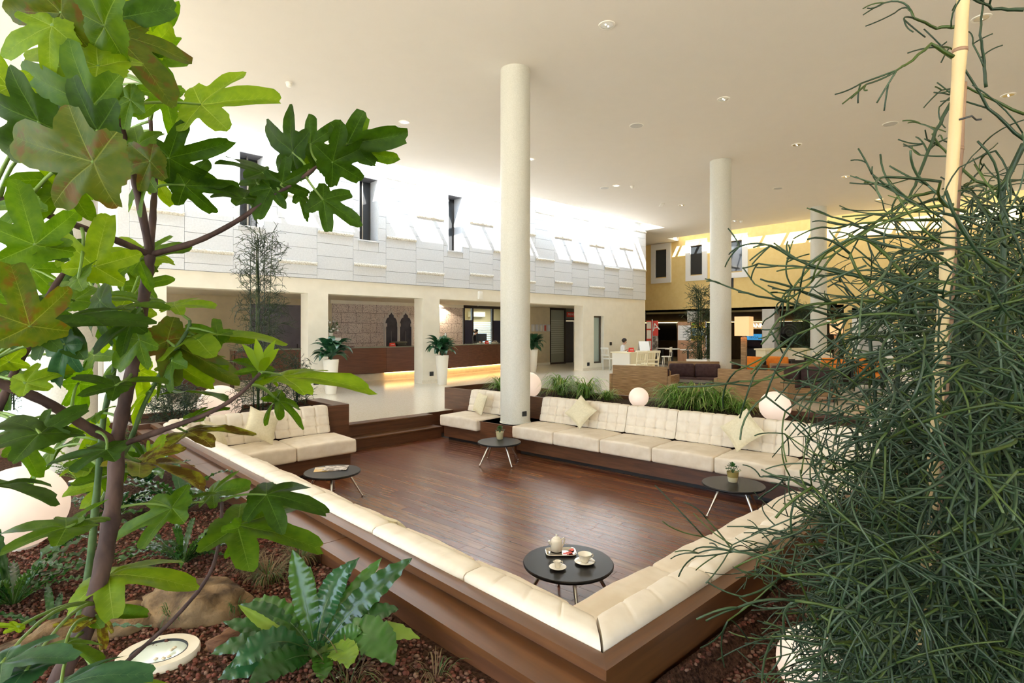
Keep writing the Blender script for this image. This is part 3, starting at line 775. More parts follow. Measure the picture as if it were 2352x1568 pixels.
def hair_bun(t, h, fw, side):
    mb = MB(); f = fw.normalized()
    mb.sphere(h-f*.02+UP*.028, .099, 24)
    mb.v = [tuple(V(p)-f*max(0, (V(p)-h).dot(f)-.03)) if V(p).z < h.z+.07 else p for p in mb.v]
    mb.sphere(h-V((f.x, f.y, 0)).normalized()*.095+UP*.05, .036, 14)
    mb.build('hair', hair_m, t, 180)
def figure(fwh, head_c, fw, seated):
    sd = V((-fwh.y, fwh.x, 0)); z0 = 0 if not seated else -.42
    lean = fwh*(.06 if seated else .03)
    J = {'pelvis': V((0, 0, .92+z0)), 'waist': V((0, 0, 1.06+z0))+lean*.5, 'chest': V((0, 0, 1.26+z0))+lean, 'neckb': V((0, 0, 1.37+z0))+lean*1.3,
         'neck': head_c-UP*.13-fwh*.03, 'head': head_c, 'headtop': head_c+UP*.065-fwh*.02, 'chin': head_c-UP*.07+fwh*.05}
    rad = {'pelvis': (.15, .12), 'waist': (.115, .09), 'chest': (.135, .10), 'neckb': (.07, .06), 'neck': .042, 'chin': .045, 'head': (.078, .088), 'headtop': .06}
    links = [('pelvis', 'waist'), ('waist', 'chest'), ('chest', 'neckb'), ('neckb', 'neck'), ('neck', 'head'), ('head', 'headtop'), ('head', 'chin')]
    for s_, n_ in ((1, 'l'), (-1, 'r')):
        J['sh'+n_] = V((0, 0, 1.34+z0))+sd*s_*.165+lean; hz = 1.10 if not seated else .80
        J['el'+n_] = V((0, 0, 1.10+z0))+sd*s_*.20+fwh*.07; J['wr'+n_] = V((0, 0, hz+.01))+sd*s_*.11+fwh*.28; J['ha'+n_] = V((0, 0, hz))+sd*s_*.08+fwh*.35
        if not seated:
            J['hi'+n_] = V((0, 0, .84))+sd*s_*.09; J['kn'+n_] = V((0, 0, .46))+sd*s_*.10+fwh*.02; J['an'+n_] = V((0, 0, .07))+sd*s_*.10; J['to'+n_] = V((0, 0, .035))+sd*s_*.11+fwh*.15
        else:
            J['hi'+n_] = V((0, 0, .49))+sd*s_*.09+fwh*.08; J['kn'+n_] = V((0, 0, .48))+sd*s_*.10+fwh*.44; J['an'+n_] = V((0, 0, .07))+sd*s_*.10+fwh*.40; J['to'+n_] = V((0, 0, .035))+sd*s_*.11+fwh*.54
        rad.update({'sh'+n_: .056, 'el'+n_: .041, 'wr'+n_: .027, 'ha'+n_: (.036, .018), 'hi'+n_: .085, 'kn'+n_: .056, 'an'+n_: .036, 'to'+n_: .03})
        links += [('neckb', 'sh'+n_), ('sh'+n_, 'el'+n_), ('el'+n_, 'wr'+n_), ('wr'+n_, 'ha'+n_), ('pelvis', 'hi'+n_), ('hi'+n_, 'kn'+n_), ('kn'+n_, 'an'+n_), ('an'+n_, 'to'+n_)]
    def fingers(t):
        for s_, n_ in ((1, 'l'), (-1, 'r')):
            mb = MB(); h = J['ha'+n_]
            for k in range(4):
                e = .006*(k in (1, 2)); mb.tube([h+sd*((k-1.5)*.016)+fwh*.01, h+sd*((k-1.5)*.019)+fwh*(.055+e)-UP*.003, h+sd*((k-1.5)*.019)+fwh*(.083+e)-UP*.014], [.009, .008, .006], 6)
            mb.tube([h-sd*s_*.025-fwh*.02, h-sd*s_*.05+fwh*.015, h-sd*s_*.05+fwh*.045], [.011, .010, .007], 6)
            mb.build('fingers', skin_m, t, 180)
    return J, links, rad, fingers, head_c+fw*.080-UP*.014
# receptionist standing behind the counter, looking down at her screen
fwh = V((.45, -.89, 0)).normalized(); fw = (fwh*.9-UP*.42).normalized()
J, lk, rd, fg, nz = figure(fwh, V((0, 0, 1.50))+fwh*.09, fw, False)
pc = PYp(1089, 760, 17.15)
def ex1(t, fg=fg, fwh=fwh):
    fg(t)
    MB().lathe([(.05, 1.375), (.075, 1.36), (.085, 1.33), (.06, 1.31)], 20, c=tuple(fwh*.045)).build('scarf', scarf_m, t, 180)
    MB().tube([fwh*.13+UP*1.33, fwh*.15+UP*1.24, fwh*.145+UP*1.17], [.03, .035, .02], 8).build('scarf_end', scarf_m, t, 180)
person((pc.x, pc.y, 0), 0, 'person in a black suit and orange scarf standing behind the dark counter', J, lk, rd, [skin_m, suit_m], lambda p, J=J: 0 if (p.z > 1.385 or (p-J['hal']).length < .09 or (p-J['har']).length < .09) else 1, hair_bun, nz, ex1)
# ---- things on the counter
def monitor(loc, rz, label, w=.42, h=.30, stand=True):
    t = thing('monitor', label, 'monitor', loc, rz)
    MB().rbox(-w/2, w/2, -.02, .02, .09, .09+h, .008, 1, M=Matrix.Rotation(-.12, 4, 'X')).build('screen_housing', dark, t)
    MB().box(-w/2+.02, w/2-.02, .021, .024, .11, .07+h, M=Matrix.Rotation(-.12, 4, 'X')).build('screen', plain('screen face', (.02, .03, .05), .1), t, 0)
    MB().tube([(0, -.02, .0), (0, -.02, .12)], .02, 8).build('neck', dark, t); MB().lathe([(.10, 0), (.10, .01), (.03, .02)], 20).build('foot', dark, t)
    return t
q = PYp(1106, 790, 16.45); monitor((q.x, q.y, 1.06), 2.3, 'flat black monitor on the dark counter beside the standing person')
def tent_card(loc, rz, label, w=.16, h=.11):
    t = thing('tent_card', label, 'sign', loc, rz)
    MB().prism([(-.05, 0), (-.045, 0), (.002, h), (-.002, h+.003)], -w/2, w/2, 'x').build('front_face', red_m, t, 0)
    MB().prism([(.05, 0), (.045, 0), (-.002, h), (.002, h+.003)], -w/2, w/2, 'x').build('rear_face', red_m, t, 0)
    MB().box(-w*.3, w*.3, -.036, -.030, h*.42, h*.58).build('print_line', paper, t, 0)
q = PYp(1118, 790, 16.15); tent_card((q.x, q.y, 1.06), 0, 'small red tent card beside the monitor on the dark counter')
q = PYp(901, 793, 15.65); tent_card((q.x, q.y, 1.06), 0, 'small red tent card before the printed windows on the dark counter', .2)
q = PYp(917, 789, 15.9)
t = thing('card_terminal', 'grey printer with open paper slot on the counter before the printed windows', 'printer', (q.x, q.y, 1.06), .2)
MB().rbox(-.2, .2, -.15, .15, 0, .05, .01, 1).build('base', dark, t); MB().rbox(-.22, .22, -.16, .16, .09, .15, .012, 1).build('cover', plain('olive grey plastic', (.13, .12, .08), .4), t); MB().box(-.16, .16, -.1, .1, .05, .09).build('roller', dark, t, 0)
q = PYp(1137, 792, 16.5)
t = thing('desk_telephone', 'grey desk telephone at the far end of the dark counter', 'telephone', (q.x, q.y, 1.06), .3)
MB().rbox(-.1, .1, -.1, .1, 0, .05, .01, 1).build('body', plain('phone plastic', (.4, .36, .3), .4), t); MB().tube([(-.11, 0, .07), (-.07, 0, .085), (.07, 0, .085), (.11, 0, .07)], [.03, .018, .018, .03], 8).build('handset', plain('handset plastic', (.45, .41, .34), .4), t)
q = PYp(777, 795, 15.75); o = MB().prism([(-.14, 0), (.14, 0), (.14, .3), (-.14, .3)], 0, .01, 'y').build('notice_sheet', paper, None, 0, (q.x, q.y+.1, 1.06)); tag(o, 'white printed sheet standing on the counter beside the flowers', 'notice')
q = PYp(770, 795, 15.8); o = MB().rbox(-.13, .13, -.09, .09, 0, .02, .004, 1).build('guest_book', plain('dark red cover', (.12, .02, .02), .5), None, 40, (q.x+.45, q.y, 1.06)); tag(o, 'closed dark book lying on the counter beside the white sheet', 'book')
# white flowers in a tall vase
q = PYp(760, 760, 16.2)
t = thing('flower_arrangement', 'white flowers and dark leaves in a tall pale vase at the counter end', 'flowers', (q.x, q.y, 1.06))
MB().lathe([(.06, 0), (.07, .02), (.05, .3), (.07, .45), (.06, .45)], 20).build('vase', white_p, t, 60)
rnd = random.Random(5); mb = MB(); mf = MB()
for k in range(60):
    th = rnd.uniform(0, 2*pi); ph = rnd.uniform(.2, 1.9); r_ = rnd.uniform(.12, .24); c = V((cos(th)*sin(ph)*r_, sin(th)*sin(ph)*r_, .58+cos(ph)*r_*1.3))
    d = V((cos(th)*sin(ph), sin(th)*sin(ph), cos(ph))); s_ = d.orthogonal().normalized(); l = .06
    mb.add([c, c+d*l*.5+s_*.02, c+d*l, c+d*l*.5-s_*.02], [(0, 1, 2, 3)]); mb.tube([(0, 0, .42), c], .003, 4)
    if k % 4 == 0: mf.sphere(c+d*.05, .04, 8, sc=(1, 1, .8))
mb.build('leaves', leaf_dk, t, 180); mf.build('blossoms', paper, t, 180)
# ---- left bay: grey door, secondary desk
door_m = noisy('grey violet door', (.16, .14, .17), (.2, .18, .21), 3, .35, .5, 0)
x0, x1 = PYp(575, 750, YB-.05).x, PYp(690, 750, YB-.05).x
d_ = struct(MB().box(x0, x1, YB-.06, YB, 0, 2.4).build('door_1', door_m, smooth=0)); MB().tube([(x1-.12, YB-.1, 1.0), (x1-.12, YB-.1, 1.14)], .015, 8).build('door_handle', dark, d_)
# small desk in the left bay
t = thing('side_desk', 'dark wood desk in the left reception bay behind the shrubs', 'desk', (3.1, 16.2, 0))
MB().box(-.8, .9, 0, .05, 0, 1.03).build('front_panel', rw, t, 0); MB().box(-.85, 1.0, -.03, .5, 1.03, 1.07).build('desk_top', rw, t, 0)
# ---- glazed office behind the right bay
frm = plain('dark bronze frame', (.035, .022, .018), .35)
og = glass('office glass', (.75, .80, .78)); og2 = plain('dark blue panel', (.035, .035, .07), .3)
xa = xm1+.04; t_ = thing('glazed_partition', 'dark framed glass office partition with a blue lower door behind the standing person', 'partition', (0, 0, 0))
for i, (p0, p1) in enumerate(((1064, 1084), (1084, 1130), (1130, 1160), (1160, 1225))):
    a, b = PYp(p0, 750, YB+.1).x, PYp(p1, 750, YB+.1).x
    MB().box(a, b, YB+.08, YB+.1, .05, 2.6).build('pane', og if i == 1 else og, t_, 0); MB().box(a-.04, a+.04, YB+.04, YB+.14, 0, 2.62).build('mullion', frm, t_, 0)
    if i in (0, 2, 3): MB().box(a+.04, b-.04, YB+.03, YB+.07, 0, 2.0).build('door_panel', og2, t_, 0)
MB().box(xa, PYp(1225, 750, YB+.1).x, YB+.04, YB+.14, 2.5, 2.62).build('head_rail', frm, t_, 0)
t_ = thing('window_blind', 'pale slatted blind in the office behind the glass partition', 'blind', (0, 0, 0))
a, b = PYp(1085, 750, YB+2.1).x, PYp(1135, 750, YB+2.1).x
MB().box(a, b, YB+2.15, YB+2.18, .8, 1.95).build('bright_pane', emit('daylit pane', (.6, .8, 1.0), .5), t_, 0)
for i in range(11): MB().box(a, b, YB+2.10, YB+2.13, .85+i*.1, .92+i*.1).build('slat', white_m, t_, 0)
o = MB().rbox(a-.2, a+.7, YB+1.98, YB+2.19, 2.2, 2.45, .02, 1).build('air_conditioner', white_m); tag(o, 'white wall mounted air conditioner seen through the office glass', 'air conditioner')
la = bpy.data.lights.new('office_fill', 'AREA'); la.energy = 14; la.size = 1.0; la.color = (1, .93, .8); lo = bpy.data.objects.new('office_fill', la); COL.objects.link(lo); lo.location = (a+.5, YB+1.2, 2.58)  # unseen fill light added to brighten the office behind the glass
# ---- beige wall with leaflet holders and glazed door on the far right bay
YR = 17.3
xa, xb, xc, xd = PYp(1216, 750, YR).x, PYp(1263, 750, YR).x, PYp(1300, 750, YR).x, PYp(1335, 750, YR).x
struct(MB().box(xa, xb, YR, YR+.15, 0, 2.62).build('wall_leaflets', beige, smooth=0))
struct(MB().box(xa, xb, YR-.02, YR, 0, .1).build('baseboard_leaflets', plast, smooth=0))
for i in range(5):
    x_ = xa+(.03+.19*i)*(xb-xa)+.08
    t_ = thing('leaflet_holder', 'clear holder with pale leaflets on the beige wall beside the glazed door', 'leaflet holder', (x_, YR-.03, 1.52), 0, 'leaflet holders on the beige wall')
    MB().box(0, .15, -.03, .03, 0, .32).build('holder', plain('clear plastic', (.6, .6, .62), .1), t_, 0); MB().box(.015, .135, -.034, -.03, .03, .28).build('leaflet', plain('leaflet print', [(.7, .68, .66), (.6, .6, .65), (.75, .7, .6), (.6, .1, .08), (.7, .7, .72)][i], .5), t_, 0)
d_ = struct(MB().box(xb, xc, YR+.05, YR+.07, .06, 2.55).build('window_10', plain('etched glass', (.30, .31, .24), .3), smooth=0))
for q in ((xb, xb+.08), (xc-.08, xc)): MB().box(*q, YR, YR+.12, 0, 2.62).build('window_frame', frm, d_, 0)
MB().box(xb, xc, YR, YR+.12, 2.52, 2.62).build('window_frame', frm, d_, 0); MB().box(xb, xc, YR, YR+.12, 0, .08).build('window_frame', frm, d_, 0)
for i in range(16): MB().box(xb+.1, xc-.1, YR+.04, YR+.05, .5+i*.1, .54+i*.1).build('etched_stripe', plain('etched stripe', (.5, .5, .42), .5), d_, 0)
d_ = struct(MB().box(xc, xd+.6, YR+.4, YR+.43, 0, 2.0).build('door_2', plain('dark doorway', (.05, .045, .05), .5), smooth=0)); MB().box(xc, xd+.6, YR, YR+.1, 2.05, 2.12).build('door_frame', frm, d_, 0); MB().box(xd, xd+.08, YR, YR+.1, 0, 2.62).build('door_frame', frm, d_, 0)
MB().box(xc, xd+.6, YR+.05, YR+.07, 2.12, 2.62).build('transom_pane', plain('transom glass', (.2, .2, .18), .2), d_, 0)
def text(name, body, size, loc, rot, mat, parent=None, extr=.002, align='CENTER'):
    cu = bpy.data.curves.new(name, 'FONT'); cu.body = body; cu.size = size; cu.extrude = extr; cu.align_x = align; cu.align_y = 'CENTER'
    o = bpy.data.objects.new(name, cu); COL.objects.link(o); bpy.context.view_layer.update()
    me = bpy.data.meshes.new_from_object(o.evaluated_get(bpy.context.evaluated_depsgraph_get())); bpy.data.objects.remove(o)
    me.materials.clear(); me.materials.append(mat)
    o = bpy.data.objects.new(name, me); COL.objects.link(o); o.location = loc; o.rotation_euler = rot
    if parent: o.parent = parent
    return o
q = PYp(1318, 722, YR-.1)
t_ = thing('private_sign', 'red door sign reading PRIVATE above the glazed office door', 'sign', (q.x, YR+.04, q.z))
MB().box(-.36, .4, -.01, .01, -.12, .12).build('sign_plate', red_m, t_, 0); text('lettering', 'PRIVATE', .15, (0, -.014, 0), (pi/2, 0, 0), paper, t_)
# downlights of the reception ceiling
for i, (px, py) in enumerate(((797, 695), (829, 692), (925, 695), (1011, 698), (1050, 704), (1096, 702), (700, 690), (452, 679))):
    q = PZ(px, py, 2.62)
    if not (14.2 < q.y < 19.9): q = PYp(px, 690, 16.2); q.z = 2.62
    t_ = thing('small_downlight', 'small round lit downlight in the low reception ceiling', 'downlight', (q.x, q.y, 2.6), 0, 'downlights of the reception ceiling')
    MB().lathe([(.04, .005), (.06, .0), (.06, .02)], 20, caps=False).build('ring', white_m, t_, 60); MB().lathe([(.04, .006), (.04, .01)], 20).build('lamp', emit('lit lamp', (1, .85, .6), 12), t_, 60)
    if True:
        la = bpy.data.lights.new('downlight_lamp', 'SPOT'); la.energy = 70; la.spot_size = 2.4; la.color = (1, .85, .62); la.shadow_soft_size = .05
        lo = bpy.data.objects.new('downlight_lamp', la); COL.objects.link(lo); lo.parent = t_; lo.location = (0, 0, -.02)
# ------------------------------------------------------------------ tall white planters with broad-leaved plants
lily = noisy('glossy dark leaf', (.010, .055, .020), (.03, .12, .045), 14, .28, .6, .1)
def broad_leaf():
    def fn(u, v):
        s_ = u; w_ = .5*sin(pi*min(1, s_**.8))**.8*.46
        return ((v*2-1)*w_, s_*1.0, .30*sin(s_*2.2)-.22*s_*s_+abs(v*2-1)*.07*sin(pi*s_))
    return MB().grid(8, 4, fn).mesh('leaf', lily, 180)
bl = broad_leaf()
tall = MB().lathe([(.125, 0), (.13, .01), (.185, .78), (.19, .79), (.19, .86), (.178, .86), (.172, .80), (.001, .79)], 40).mesh('planter_body', white_m, 40)
def tall_planter(loc, label, seed):
    t = thing('tall_planter', label, 'planter', loc); mkobj('planter_body', tall, t)
    rnd = random.Random(seed)
    for k in range(60):
        th = rnd.uniform(0, 2*pi); el = rnd.uniform(.1, 1.35); h = rnd.uniform(.05, .30)
        o = mkobj('leaf', bl, t); l = rnd.uniform(.28, .44)
        base = V((cos(th)*.05+cos(th)*h*.4, sin(th)*.05+sin(th)*h*.4, .86+h*1.15)); o.location = base
        o.rotation_euler = Euler((el-.55, rnd.uniform(-.3, .3), th-pi/2)); o.scale = (l, l, l)
        if k % 3 == 0: MB().tube([(0, 0, .80), base*.6+V((0, 0, .35)), base], .006, 5).build('stalk', lily, t)
    return t
tall_planter((6.05, 13.12, 0), 'tall tapered white planter with broad dark leaves before the left reception pillar', 1)
tp = tall_planter((9.40, 13.05, 0), 'tall tapered white planter with broad dark leaves before the middle reception pillar', 2)
MB().tube([(0, 0, .85), (.05, -.04, 1.25), (.08, -.05, 1.42)], .004, 5).build('flower_stalk', lily, tp); MB().sphere((.08, -.05, 1.46), .05, 10, sc=(.5, .3, 1)).build('white_flower', paper, tp, 180)
q = PYp(1224, 800, 14.6); tall_planter((q.x, q.y, 0), 'tall tapered white planter with broad dark leaves beside the leaflet wall', 3)
# sockets
def socket(loc, rz, label, s=.07):
    t_ = thing('socket_plate', label, 'socket', loc, rz); MB().rbox(-s*.85, s*.85, -.012, 0, -s*.75, s*.75, .006, 1).build('plate', dark, t_); MB().lathe([(s*.42, 0), (s*.42, .004)], 16, M=Matrix.Rotation(pi/2, 4, 'X')).build('insert', plain('socket insert', (.05, .05, .05), .3), t_)
q = PYp(991, 858, YW); socket((q.x, YW-.002, q.z), 0, 'black socket plate low on the middle reception pillar', .085)
q = PYp(726, 878, YW); socket((q.x, YW-.002, q.z), 0, 'black socket plate low on the left reception pillar', .085)
q = PYp(1351, 836, YW); socket((q.x, YW-.002, q.z), 0, 'black socket plate low beside the narrow frosted window', .09)
q = PYp(1402.5, 789, YW); socket((q.x, YW-.002, q.z), 0, 'black switch plate on the cream wall above the white chair', .09)
q = PYp(1101, 678, YW); o = MB().rbox(-.08, .08, -.09, 0, -.13, .13, .02, 2).build('motion_sensor', white_m, None, 40, (q.x, YW-.002, q.z)); tag(o, 'small white sensor box on the lintel above the reception', 'sensor')
d = (V((0, 0, 0))-V((6.33, 6.70, 0))); a_ = atan2(d.y, d.x)+.62; socket((6.33+.252*cos(a_), 6.70+.252*sin(a_), .22), a_+pi/2, 'black double socket low on the white column above the timber box', .055)
# ------------------------------------------------------------------ bar recess, right-hand walls
ybar = PXp(1938, 750, XY).y
brown = noisy('dark brown bulkhead', (.035, .022, .016), (.05, .032, .022), 4, .6, .3, .02)
struct(MB().box(XY, 29.5, ybar, 20, 2.5, 2.6).build('ceiling_bar', brown, smooth=0))
struct(MB().box(29.4, 29.6, ybar-.2, 20, 0, 2.5).build('wall_bar', brown, smooth=0))
struct(MB().box(20.7, 29.6, 18.6, 18.8, 0, 6).build('wall_bar_end', brown, smooth=0))
struct(MB().box(XY, XY+.3, -7, ybar, 0, 2.5).build('wall_yellow_lower', yellow, smooth=0))
struct(MB().box(XY+.3, 29.6, ybar-.2, ybar, 0, 2.5).build('wall_bar_side', brown, smooth=0))
struct(MB().box(XY+.05, XY+.35, 16.2, 16.6, 2.15, 2.5).build('trim_6', brown, smooth=0))
# shelf bulkhead with hidden light
struct(MB().box(27.6, 29.4, ybar, 20, 2.0, 2.5).build('trim_7', brown, smooth=0))
o = MB().box(27.55, 27.6, ybar+.1, 19, 1.985, 2.01).build('cove_light', emit('yellow cove', (1, .75, .25), 3.0), smooth=0); tag(o, 'thin warm light strip under the dark bulkhead behind the bar', 'light strip')
for (p0, p1, lab) in ((1751, 1779, 'pale square pillar under the yellow wall behind the floor lamp'), (1579, 1600, 'pale square pillar under the yellow wall behind the poster board')):
    a, b = PXp(p0, 750, XY).y, PXp(p1, 750, XY).y
    tag(MB().box(XY-.02, XY+.55, b, a, 0, 2.5).build('square_pillar', noisy('grey plaster', (.6, .58, .55), (.66, .64, .6), 5, .7, .3, .02), smooth=0), lab, 'pillar')
# doors in the yellow wall
for i, (p0, p1, zt, inner) in enumerate(((1958, 2052, 2.45, (.45, .44, .42)), (2068, 2130, 2.4, (.82, .82, .82)), (2160, 2215, 2.4, (.82, .82, .82)))):
    a, b = PXp(p0, 750, XY).y, PXp(p1, 750, XY).y
    d_ = struct(MB().box(XY-.03, XY-.005, b+.25, a-.25, 0, zt-.3).build(f'door_{3+i}', plain(f'door leaf {i}', inner, .4), smooth=0))
    for q in ((a-.25, a, 0, zt), (b, b+.25, 0, zt), (b, a, zt-.3, zt)): MB().box(XY-.06, XY, *q).build('door_frame', wm, d_, 0)
# ------------------------------------------------------------------ wicker loveseats
def wicker_mat():
    m, t, b = _new('woven seagrass')
    co = coords(t, (2, 2, 60)); n1 = N(t, 'ShaderNodeTexNoise'); n1.inputs['Scale'].default_value = 2.2; n1.inputs['Detail'].default_value = 4; L(t, co, n1.inputs['Vector'])
    L(t, ramp(t, n1.outputs[0], [(.3, (.12, .062, .022)), (.5, (.26, .15, .06)), (.7, (.40, .25, .12))]), b.inputs['Base Color'])
    b.inputs['Roughness'].default_value = .65; bump(t, b, n1.outputs[0], .5, .01); return m
wick = wicker_mat(); plum = noisy('plum cloth', (.055, .030, .030), (.085, .050, .050), 14, .8, .2, .15, .006)
def make_loveseat():
    t = thing('wicker_sofa', '', 'sofa')           # local: seat faces +y, rear face at y=0, width along x
    MB().rbox(-.62, .62, 0, .07, .10, .80, .012, 2).build('back_panel', wick, t)
    for s_ in (-1, 1): MB().rbox(*sorted((s_*.62, s_*.70)), .01, .75, .06, .60, .012, 2).build('arm_panel', wick, t)
    MB().rbox(-.62, .62, .07, .74, .12, .30, .01, 1).build('seat_box', wick, t)
    for s_ in (-1, 1):
        x0, x1 = sorted((s_*.005, s_*.61))
        MB().rbox(x0, x1, .2, .74, .30, .43, .04, 3, cuts=2).build('seat_cushion', plum, t, 60)
        MB().rbox(x0, x1, .08, .22, .43, .76, .05, 3, cuts=2, M=Matrix.Translation((0, .02, 0)) @ Matrix.Rotation(-.06, 4, 'X')).build('back_cushion', plum, t, 60)
    for x in (-.6, .6):
        for y in (.05, .68): MB().tube([(x, y, 0), (x, y, .13)], .025, 8).build('foot', frm, t)
    return t
lv = make_loveseat(); bpy.context.view_layer.update()
def between(pa, pb, z):
    a, b = PZ(*pa, z), PZ(*pb, z); c = (a+b)/2; d = b-a; return c, d
c, d = between((1412, 838), (1526, 842), .8); lv.location = (c.x, c.y, 0); lv.rotation_euler = (0, 0, atan2(d.y, d.x)); lv['label'] = 'wicker sofa with its woven back to the planter, beside the cream desk'
lv['group'] = 'wicker sofas of the seating group'
c, d = between((1650, 846), (1797, 852), .8); dup(lv, (c.x, c.y, 0), atan2(d.y, d.x), 'wicker sofa with its woven back to the planter, beside the floor lamp')
c, d = between((1563, 827), (1664, 828), .8); dup(lv, (c.x-.5, c.y-.02, 0), atan2(d.y, d.x)+pi, 'wicker sofa with plum cushions facing the planter beside the round column')
c, d = between((1780, 834), (1890, 836), .8); dup(lv, (c.x, c.y, 0), atan2(d.y, d.x)+pi, 'wicker sofa with plum cushions facing the planter behind the floor lamp')
# low wicker table with a plant dish
t = thing('wicker_table', 'low woven table between the wicker sofas', 'table', (11.55, 6.35, 0), -1.3)
MB().rbox(-.35, .35, -.35, .35, 0, .40, .01, 1).build('table_body', wick, t); MB().rbox(-.37, .37, -.37, .37, .40, .43, .006, 1).build('table_top', frm, t)
# ------------------------------------------------------------------ floor lamps
def floor_lamp(loc, rz, label, s=1.0):
    t = thing('floor_lamp', label, 'lamp', loc, rz)
    MB().rbox(-.15, .15, -.15, .15, 0, .03, .006, 1).build('base', frm, t)
    MB().rbox(-.055, .055, -.055, .055, .03, 1.42*s, .004, 1).build('post', wick, t)
    MB().box(-.03, .03, -.03, .03, 1.42*s, 1.47*s).build('neck', frm, t, 0)
    sh = MB(); a = .16
    for (x0, x1, y0, y1) in ((-a, a, -a, -a+.006), (-a, a, a-.006, a), (-a, -a+.006, -a, a), (a-.006, a, -a, a)): sh.box(x0, x1, y0, y1, 1.46*s, 1.90*s)
    sh.build('lamp_shade', shade_m, t, 0)
    la = bpy.data.lights.new('bulb', 'POINT'); la.energy = 4; la.color = (1, .7, .4); la.shadow_soft_size = .06; lo = bpy.data.objects.new('bulb', la); COL.objects.link(lo); lo.parent = t; lo.location = (0, 0, 1.66*s)
floor_lamp((12.5, 5.58, 0), .12, 'lit square floor lamp on a woven post behind the wicker sofas')
q = PXp(1921, 752, 19.8); floor_lamp((q.x, q.y, 0), .1, 'lit square floor lamp on a woven post beside the yellow wall', 1.0)
# ------------------------------------------------------------------ armchairs
orange = noisy('orange cloth', (.72, .20, .02), (.80, .26, .04), 8, .8, .2, .1, .006); dwick = noisy('dark woven cane', (.012, .009, .008), (.035, .026, .02), 30, .5, .4, .4, stretch=(1, 1, 6)); creamc = noisy('cream cloth', (.74, .66, .52), (.8, .72, .58), 8, .8, .2, .1)
def make_armchair(cush):
    t = thing('cane_armchair', '', 'armchair')
    MB().rbox(-.36, .36, 0, .06, .1, .70, .01, 1).build('back_panel', dwick, t)
    for s_ in (-1, 1): MB().rbox(*sorted((s_*.32, s_*.40)), .0, .70, .08, .58, .01, 1).build('arm_panel', dwick, t)
    MB().rbox(-.32, .32, .06, .68, .12, .30, .01, 1).build('seat_box', dwick, t)
    MB().rbox(-.315, .315, .16, .68, .30, .43, .04, 3).build('seat_cushion', cush, t, 60)
    MB().rbox(-.31, .31, .05, .20, .43, .82, .05, 3, M=Matrix.Rotation(-.05, 4, 'X')).build('back_cushion', cush, t, 60)
    for x in (-.34, .34):
        for y in (.05, .64): MB().tube([(x, y, 0), (x, y, .12)], .02, 8).build('foot', frm, t)
    return t
ac = make_armchair(orange); cc = make_armchair(creamc); bpy.context.view_layer.update()
def put(root, px, py, z, rz, label, first=False, group=None):
    q = PZ(px, py, z)
    if first: root.location = (q.x, q.y, 0); root.rotation_euler = (0, 0, rz); root['label'] = label; 
    else: root = dup(root, (q.x, q.y, 0), rz, label)
    if group: root['group'] = group
    return root
G = 'cane armchairs in front of the bar'
put(ac, 1732, 819, .8, pi/2, 'dark cane armchair with orange cushions right behind the floor lamp post', True, G)
put(ac, 1788, 819, .8, pi/2+.1, 'dark cane armchair with orange cushions beside the lamp lit armchair, back towards the cream console', group=G)
put(ac, 1920, 823, .8, pi/2-.15, 'dark cane armchair with orange cushions beside the far round column', group=G)
put(ac, 1990, 823, .8, pi/2+.3, 'dark cane armchair with orange cushions behind the tangled shrub by the white doors', group=G)
put(cc, 1848, 811, .8, .6, 'dark cane armchair with cream cushions by the cream console', True, G)
put(cc, 1892, 810, .8, pi/2, 'dark cane armchair with cream cushions before the far round column', group=G)
# cream console
a, b = PZ(1757, 801, .9), PZ(1893, 799, .9)
t = thing('console', 'long cream console standing behind the armchairs', 'console', ((a.x+b.x)/2, (a.y+b.y)/2, 0), atan2(b.y-a.y, b.x-a.x)); Lc = (b-a).length
MB().rbox(-Lc/2, Lc/2, -.02, .55, .84, .9, .01, 1).build('console_top', cream_l, t); MB().box(-Lc/2+.05, Lc/2-.05, .02, .5, 0, .84).build('console_body', cream_l, t, 0)
for i in range(3): MB().box(-Lc/2+.1+i*Lc/3, -Lc/2+Lc/3-.05+i*Lc/3, .005, .02, .12, .8).build('door_panel', white_m, t, 0)
# arcade machines in the dark recess
def arcade(px, label, signcol, word, wcol):
    q = PXp(px, 760, 27.0); t = thing('arcade_machine', label, 'arcade machine', (q.x, q.y, 0), -pi/2)
    MB().prism([(-.4, 0), (.4, 0), (.4, 1.9), (-.25, 1.9), (-.3, 1.5), (-.1, 1.0), (-.4, .9)], -.4, .4, 'x').build('cabinet', dark, t, 0)
    MB().box(-.36, .36, -.30, -.27, 1.5, 1.88).build('marquee', signcol, t, 0)
    if word: text('lettering', word, .2, (0, -.305, 1.66), (pi/2, 0, 0), wcol, t)
    MB().box(-.3, .3, -.26, -.1, 1.05, 1.45).build('screen', plain('dark screen', (.02, .02, .03), .1), t, 0); t.scale = (1, 1, .74)
arcade(1738, 'arcade machine with a glowing blue marquee in the dark bar recess', emit('blue marquee', (.05, .35, .7), .2, (.05, .2, .4)), 'SEGA', plain('marquee letters', (.02, .05, .2), .5))
arcade(1778, 'arcade machine with white lettering beside the pale pillar in the bar recess', emit('amber marquee', (.5, .3, .15), .25), None, paper)
q = PXp(1740, 755, 27.6); t = thing('lit_sign', 'pale lit lettering sign high in the bar recess behind the lamp', 'sign', (27.53, q.y, 1.80), -pi/2)
MB().box(-.75, .75, -.02, .06, -.16, .18).build('sign_board', emit('sign board', (.35, .22, .1), .4), t, 0); text('lettering', 'HANNI', .28, (0, -.03, 0), (pi/2, 0, 0), emit('white letters', (1, .95, .9), 1.5), t)
